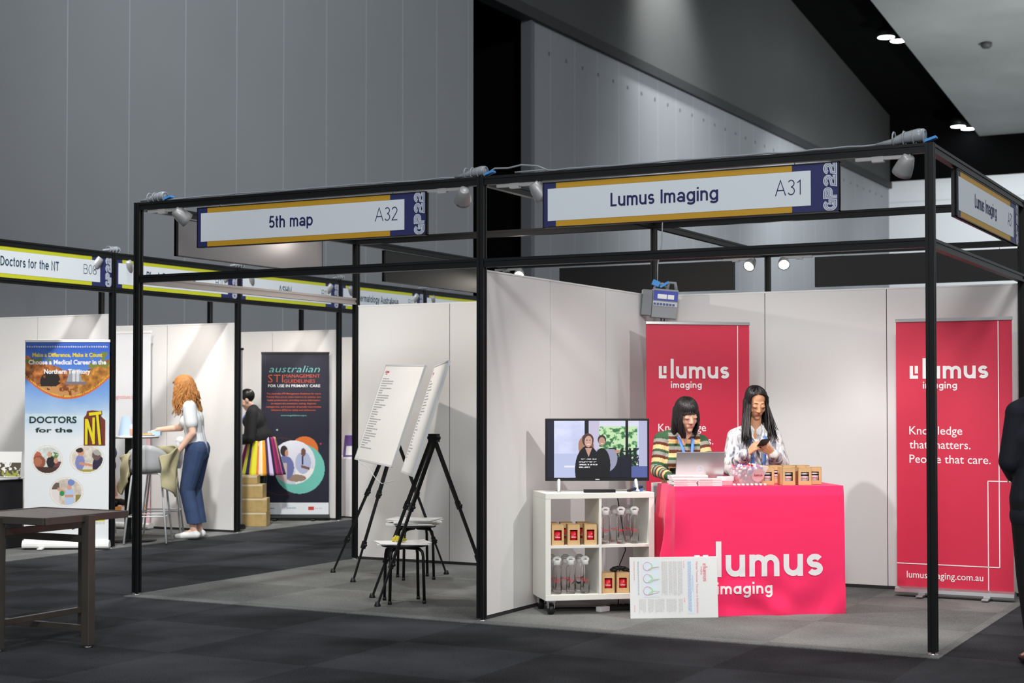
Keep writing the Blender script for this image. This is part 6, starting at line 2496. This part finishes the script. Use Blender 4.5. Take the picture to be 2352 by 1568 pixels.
MB().box((0, 0, .005), (.066, .134, .001)).build('screen', mat('phone_glass', rgb(30, 34, 44), .1), phn)
ws2 = dup(ws, (4.29, 1.85, .0065), YAW, 'white bar stool under the woman with the phone')

# ---- red-haired woman at the bar table, facing left in the photo
W3 = person('standing woman with long curly red hair, white tee and blue jeans', (-2.73, 3.96, .0065), YAW)
M_JEANS = mat('blue_denim', rgb(58, 76, 112), .85, bump=.2, bscale=180, var=.14, vscale=9)
M_TEE = mat('white_cotton', rgb(226, 228, 230), .85, bump=.1, bscale=20)
hc3 = V(-.085, -.03, 1.595)
HR3 = Matrix.Rotation(math.radians(68), 3, 'Z') @ Matrix.Rotation(math.radians(-16), 3, 'X')
J3 = dict(sl=V(.005, -.150, 1.40), sr=V(-.015, .150, 1.40), hl=V(.055, -.085, .95), hr=V(.055, .085, .95), fwd=V(-1, 0, 0))
e3n, w3n = V(.055, -.215, 1.125), V(-.125, -.215, .895)
e3f, w3f = V(-.155, .16, 1.175), V(-.385, .10, 1.155)
sk = MB()
P3 = head_shapes(sk, hc3, HR3)
sk.cap(V(-.01, 0, 1.43), hc3 + V(.02, .0, -.06), .052, .047)
torso_shapes(sk, J3, -.004, .9)
limb(sk, [J3['sl'], e3n, w3n], (.046, .039, .026))
limb(sk, [J3['sr'], e3f, w3f], (.046, .039, .026))
hand_shapes(sk, w3n, V(-.55, 0, -.65), V(.1, -1, -.1), -1, (30, 45, 35))
hand_shapes(sk, w3f, V(-.92, -.05, -.25), V(-.15, 0, 1), 1, (20, 30, 25))
for s, h in ((-1, J3['hl']), (1, J3['hr'])):
    kx = -.03 if s < 0 else .01
    limb(sk, [h, V(kx - .01, s * .085, .52), V(.045 if s < 0 else .07, s * .08, .09)], (.092, .060, .036))
    limb(sk, [V(.045 if s < 0 else .07, s * .08, .08), V(-.10 if s < 0 else -.06, s * .085, .035)], (.034, .026))
body = bake('body', sk, [M_SKIN3, M_LIP], W3, .005, 3)
face_parts(body, P3, HR3, 1.0, mat('ginger_brow', rgb(150, 96, 50), .7), M_LASH)
tm = MB()
torso_shapes(tm, J3, .016, 1.0)
limb(tm, [J3['sl'], J3['sl'].lerp(e3n, .62)], (.066, .062), .006)
limb(tm, [J3['sr'], J3['sr'].lerp(e3f, .55)], (.066, .062), .006)
tm.ell(V(-.115, -.02, 1.04), (.05, .055, .05))
tm.ell(V(-.13, -.05, 1.0), (.028, .02, .045))
tee = bake('white_tee', tm, [M_TEE], W3, .006, 4)
jn = MB()
for s, h in ((-1, J3['hl']), (1, J3['hr'])):
    kx = -.03 if s < 0 else .01
    ax = .050 if s < 0 else .075
    limb(jn, [h + V(.01, 0, .0), V(kx, s * .085, .52), V(ax, s * .08, .15)], (.118, .080, .074))
    jn.ell(V(.095, s * .06, .90), (.085, .085, .11))
jn.cap(V(.03, -.07, 1.0), V(.03, .07, 1.0), .098, .098)
hem(bake('blue_jeans', jn, [M_JEANS], W3, .006, 4), .165)
for s in (-1, 1):
    ax = .045 if s < 0 else .07
    sh3 = MB().cap(V(ax + .03, s * .085, .045), V(ax - .10, s * .085, .040), .040, .038)
    sh3.cap(V(ax - .10, s * .085, .036), V(ax - .175, s * .085, .030), .036, .028)
    sh3.cap(V(ax + .01, s * .085, .07), V(ax - .06, s * .085, .06), .034, .030)
    so = bake('white_shoe', sh3, [M_WHITE], W3, .005, 3)
hb = MB()
hb.ell(hc3 + HR3 @ V(0, -.030, .040), (.085, .100, .094), R=HR3, seg=20, rings=14)
hb.cap(hc3 + V(.05, 0, .0), V(.055, 0, 1.37), .075, .062)
hb.cap(hc3 + V(-.01, -.05, .0), V(-.04, -.07, 1.40), .045, .035)
M_GINGER = mat('red_hair', rgb(182, 124, 68), .55, var=.25, vscale=40, spec=.4)
hair = bake('red_hair', hb, [M_GINGER], W3, .007, 4)
rows = []
rnd = random.Random(31)
for i in range(270):
    az = 62 + 236 * i / 269
    wx = (HR3 @ V(math.sin(math.radians(az)), math.cos(math.radians(az)), 0)).x
    L = rnd.uniform(.20, .34) if wx < .3 else rnd.uniform(.16, .27)
    rows.append((az + rnd.uniform(-3, 3), rnd.uniform(-10, 6), L, (rnd.uniform(-.02, .05) + (.03 if wx > 0 else -.01), rnd.uniform(-.04, .02), 0)))
for i in range(26):
    rows.append((rnd.uniform(-60, 60), rnd.uniform(26, 44), .02, (0, 0, 0)))
hair_tubes(hc3, HR3, 1.0, rows, 0, .0068, 6, 6, .015, 46, .024).build('curly_locks', M_GINGER, hair)
tag(MB().box((0, 0, 0), (.15, .012, .07)).build('tablet', M_BLACKP, loc=(-2.89, 3.68, .865), rot=(math.radians(75), .25, YAW), bevel=.003), 'black tablet in the lowered hand of the red-haired woman', 'tablet')

# ---- person bending in the cartons booth
W4 = person('person in black cardigan and striped skirt, half hidden by the dividing wall', (-3.37, 5.96, .0065), YAW)
J4 = dict(sl=V(-.045, -.16, 1.30), sr=V(-.065, .16, 1.30), hl=V(.055, -.10, .93), hr=V(.055, .10, .93), fwd=V(-1, 0, 0))
hc4 = V(-.135, .0, 1.475)
HR4 = Matrix.Rotation(math.radians(95), 3, 'Z') @ Matrix.Rotation(math.radians(-30), 3, 'X')
sk = MB()
P4 = head_shapes(sk, hc4, HR4)
sk.cap(V(-.06, 0, 1.33), hc4 + V(.03, .0, -.06), .055, .05)
torso_shapes(sk, J4, -.004, 1.0, 1.0)
e4, w4, e4b, w4b = V(-.06, -.22, 1.02), V(-.27, -.18, .98), V(-.10, .22, 1.02), V(-.29, .15, .98)
limb(sk, [J4['sl'], e4, w4], (.05, .042, .028))
limb(sk, [J4['sr'], e4b, w4b], (.05, .042, .028))
hand_shapes(sk, w4, V(-1, 0, -.2), V(0, -.2, 1), -1)
hand_shapes(sk, w4b, V(-1, 0, -.2), V(0, .2, 1), 1)
for s in (-1, 1):
    limb(sk, [V(.055, s * .1, .93), V(.03, s * .09, .50), V(.05, s * .08, .09), V(-.08, s * .085, .04)], (.095, .062, .04, .03))
body = bake('body', sk, [M_SKIN3, M_LIP], W4, .006, 3)
face_parts(body, P4, HR4, 1.0, M_LASH, M_LASH)
hb = MB()
hb.ell(hc4 + HR4 @ V(0, -.030, .040), (.079, .095, .088), R=HR4)
bake('tied_black_hair', hb, [M_DARKHAIR], W4, .007, 3)
cm_ = MB()
J4b = dict(J4, hl=J4['hl'] + V(-.01, .01, .11), hr=J4['hr'] + V(-.01, -.01, .11))
torso_shapes(cm_, J4b, .022, 1.05, 1.0, 1.03)
limb(cm_, [J4['sl'], e4, w4], (.072, .064, .046), .006)
limb(cm_, [J4['sr'], e4b, w4b], (.072, .064, .046), .006)
bake('black_cardigan', cm_, [mat('black_knit', rgb(30, 30, 32), .9, bump=.2, bscale=200)], W4, .007, 4)
sk4 = MB()


def skirt(u, v):
    a = 2 * PI * u
    r = (.165 + .11 * v + .022 * v * math.sin(a * 13))
    return (.045 + r * math.cos(a) * .98, r * math.sin(a), 1.03 - .45 * v)


sk4.add(*grid(144, 14, skirt), 0, True)
so = sk4.build('striped_skirt', [attr_mat('skirt_stripes', .8)], W4, fix=False)
C = centers(so)
ang = np.mod(np.arctan2(C[:, 1], C[:, 0] - .045) / (2 * PI) * 39 + .4, 13)
pal = np.array([(40, 44, 96), (226, 206, 60), (206, 208, 40), (214, 120, 60), (240, 226, 200), (232, 158, 36), (60, 40, 80), (206, 190, 226), (30, 28, 60), (168, 34, 100), (110, 30, 80), (220, 90, 140), (206, 208, 50)], float)
colour_faces(so, pal[np.clip(ang.astype(int), 0, 12)])
so.modifiers.new('s', 'SOLIDIFY').thickness = .006
tg = MB()
for s in (-1, 1):
    limb(tg, [V(.05, s * .1, .80), V(.03, s * .09, .50), V(.05, s * .08, .09), V(-.09, s * .085, .042)], (.09, .068, .048, .036))
bake('black_leggings', tg, [M_BLACKP], W4, .008, 3)
lanyard(W4, [V(-.045, -.055, 1.40), V(-.075, -.085, 1.36), V(-.14, -.09, 1.28), V(-.19, -.07, 1.18)], [V(-.05, .05, 1.39), V(-.1, .07, 1.33), V(-.19, .05, 1.2)], .03)

# ---- seated person behind the bar table, mostly hidden by the posts
W5 = person('seated person with bare legs and black shoes, mostly hidden behind the posts', (-3.90, 3.70, .0065), YAW)
J5 = dict(sl=V(.12, -.05, 1.22), sr=V(-.14, .02, 1.22), hl=V(.09, -.02, .76), hr=V(-.09, .05, .76), fwd=V(.5, -.85, 0))
hc5 = V(-.05, -.06, 1.40)
HR5 = Matrix.Rotation(PI + math.radians(35), 3, 'Z') @ Matrix.Rotation(math.radians(-20), 3, 'X')
sk = MB()
P5 = head_shapes(sk, hc5, HR5)
sk.cap(V(-.02, 0, 1.24), hc5 + V(0, .02, -.06), .052, .047)
torso_shapes(sk, J5, -.004, .9)
ea, wa_, eb, wb = V(.15, -.10, .98), V(.10, -.28, .90), V(-.19, -.05, .98), V(-.02, -.26, .90)
limb(sk, [J5['sl'], ea, wa_], (.046, .038, .026))
limb(sk, [J5['sr'], eb, wb], (.046, .038, .026))
hand_shapes(sk, wa_, V(-.3, -1, 0), V(0, 0, 1), 1)
hand_shapes(sk, wb, V(.3, -1, 0), V(0, 0, 1), -1)
limb(sk, [J5['hl'], V(.16, -.22, .80), V(.205, -.16, .40)], (.085, .058, .040))
limb(sk, [V(.205, -.15, .395), V(.26, -.22, .36)], (.036, .028))
limb(sk, [J5['hr'], V(.24, -.20, .76), V(.30, -.16, .42)], (.085, .058, .040))
limb(sk, [V(.30, -.16, .41), V(.42, -.24, .375)], (.034, .026))
body = bake('body', sk, [M_SKIN3, M_LIP], W5, .006, 3)
face_parts(body, P5, HR5, 1.0, M_LASH, M_LASH)
dm = MB()
torso_shapes(dm, J5, .016, 1.0)
limb(dm, [J5['sl'], ea, wa_], (.058, .05, .036), .006)
limb(dm, [J5['sr'], eb, wb], (.058, .05, .036), .006)
limb(dm, [J5['hl'], V(.15, -.19, .80)], (.105, .085))
limb(dm, [J5['hr'], V(.23, -.17, .77)], (.105, .085))
limb(dm, [J5['sl'] + V(0, 0, -.1), V(.22, -.10, .90)], (.08, .085))
bake('slate_dress', dm, [mat('slate_cloth', rgb(72, 80, 98), .85)], W5, .007, 4)
hb = MB()
hb.ell(hc5 + HR5 @ V(0, -.030, .040), (.079, .092, .088), R=HR5)
hb.cap(hc5 + V(0, .06, .0), V(-.04, .07, 1.26), .06, .05)
bake('brown_hair', hb, [mat('brown_hair', rgb(84, 60, 42), .5)], W5, .007, 3)
for p in (V(.205, -.16, .375), V(.31, -.17, .39)):
    bake('black_shoe', MB().cap(p, p + V(.12, -.07, -.015), .042, .032), [M_BLACKP], W5, .006, 2)
high_stool('white bar stool under the half hidden seated person', (-3.90, 3.70, .0065), YAW, M_WHITE)

# ---- person in black cut by the right edge
W6 = person('person in black with long dark hair, cut off by the right edge', (6.655, -.10, 0), YAW)
J6 = dict(sl=V(.13, .02, 1.42), sr=V(-.155, .0, 1.41), hl=V(.10, .0, .93), hr=V(-.10, .0, .93), fwd=V(.3, .95, 0))
hc6 = V(.0, -.01, 1.60)
HR6 = Matrix.Rotation(math.radians(-20), 3, 'Z')
sk = MB()
P6 = head_shapes(sk, hc6, HR6)
sk.cap(V(-.005, 0, 1.43), hc6 + V(0, -.02, -.06), .052, .047)
torso_shapes(sk, J6, -.004, .9)
ea, wa_, eb, wb = V(.20, .02, 1.15), V(.12, .20, 1.08), V(-.205, .0, 1.14), V(-.12, .19, 1.06)
limb(sk, [J6['sl'], ea, wa_], (.046, .038, .026))
limb(sk, [J6['sr'], eb, wb], (.046, .038, .026))
hand_shapes(sk, wa_, V(-.3, 1, 0), V(0, 0, 1), -1)
hand_shapes(sk, wb, V(.3, 1, 0), V(0, 0, 1), 1)
for s in (-1, 1):
    limb(sk, [V(s * .1, 0, .93), V(s * .095, .01, .50), V(s * .085, -.02, .09)], (.092, .058, .036))
    limb(sk, [V(s * .085, -.03, .085), V(s * .095, .12, .03)], (.034, .026))
body = bake('body', sk, [M_SKIN1, M_LIP], W6, .006, 3)
face_parts(body, P6, HR6, 1.0, M_LASH, M_LASH)
jk = MB()
torso_shapes(jk, J6, .022, .95)
limb(jk, [J6['sl'], ea, wa_], (.064, .056, .042), .006)
limb(jk, [J6['sr'], eb, wb], (.064, .056, .042), .006)
jk.cap(V(.09, 0, .84), V(-.09, 0, .84), .115, .115)
bake('dark_jacket', jk, [mat('midnight_cloth', rgb(24, 25, 36), .85, bump=.1, bscale=30)], W6, .007, 4)
tr = MB()
for s in (-1, 1):
    limb(tr, [V(s * .09, 0, .92), V(s * .09, .01, .50), V(s * .082, -.02, .20)], (.115, .078, .056))
hem(bake('black_trousers', tr, [mat('black_cloth_trousers', rgb(18, 18, 20), .85)], W6, .007, 4), .185)
for s in (-1, 1):
    q_ = MB().cap(V(s * .085, -.045, .055), V(s * .09, .06, .035), .042, .036).cap(V(s * .09, .06, .034), V(s * .095, .14, .03), .036, .026)
    q_.cap(V(s * .085, -.06, .04), V(s * .085, -.065, .012), .02, .016)
    bake('black_shoe', q_, [M_BLACKP], W6, .006, 2)
hb = MB()
hb.ell(hc6 + V(0, -.035, .035), (.086, .098, .092))
hb.cap(hc6 + V(-.03, -.06, .0), V(-.075, -.085, 1.25), .065, .05)
hb.cap(hc6 + V(.03, -.06, .0), V(.075, -.085, 1.25), .065, .05)
hair = bake('long_dark_hair', hb, [M_DARKHAIR], W6, .007, 3)
rows = []
rnd = random.Random(41)
for i in range(120):
    az = 95 + 170 * i / 119
    rows.append((az, rnd.uniform(-10, 0), rnd.uniform(.26, .36), (rnd.uniform(-.05, .03) + .08 * math.sin(math.radians(az)) * -1 * 0, -.03, 0)))
hair_tubes(hc6, HR6, 1.0, rows, 0, .007, 6, 9, .003, 25, .016).build('hair_locks', M_DARKHAIR, hair)
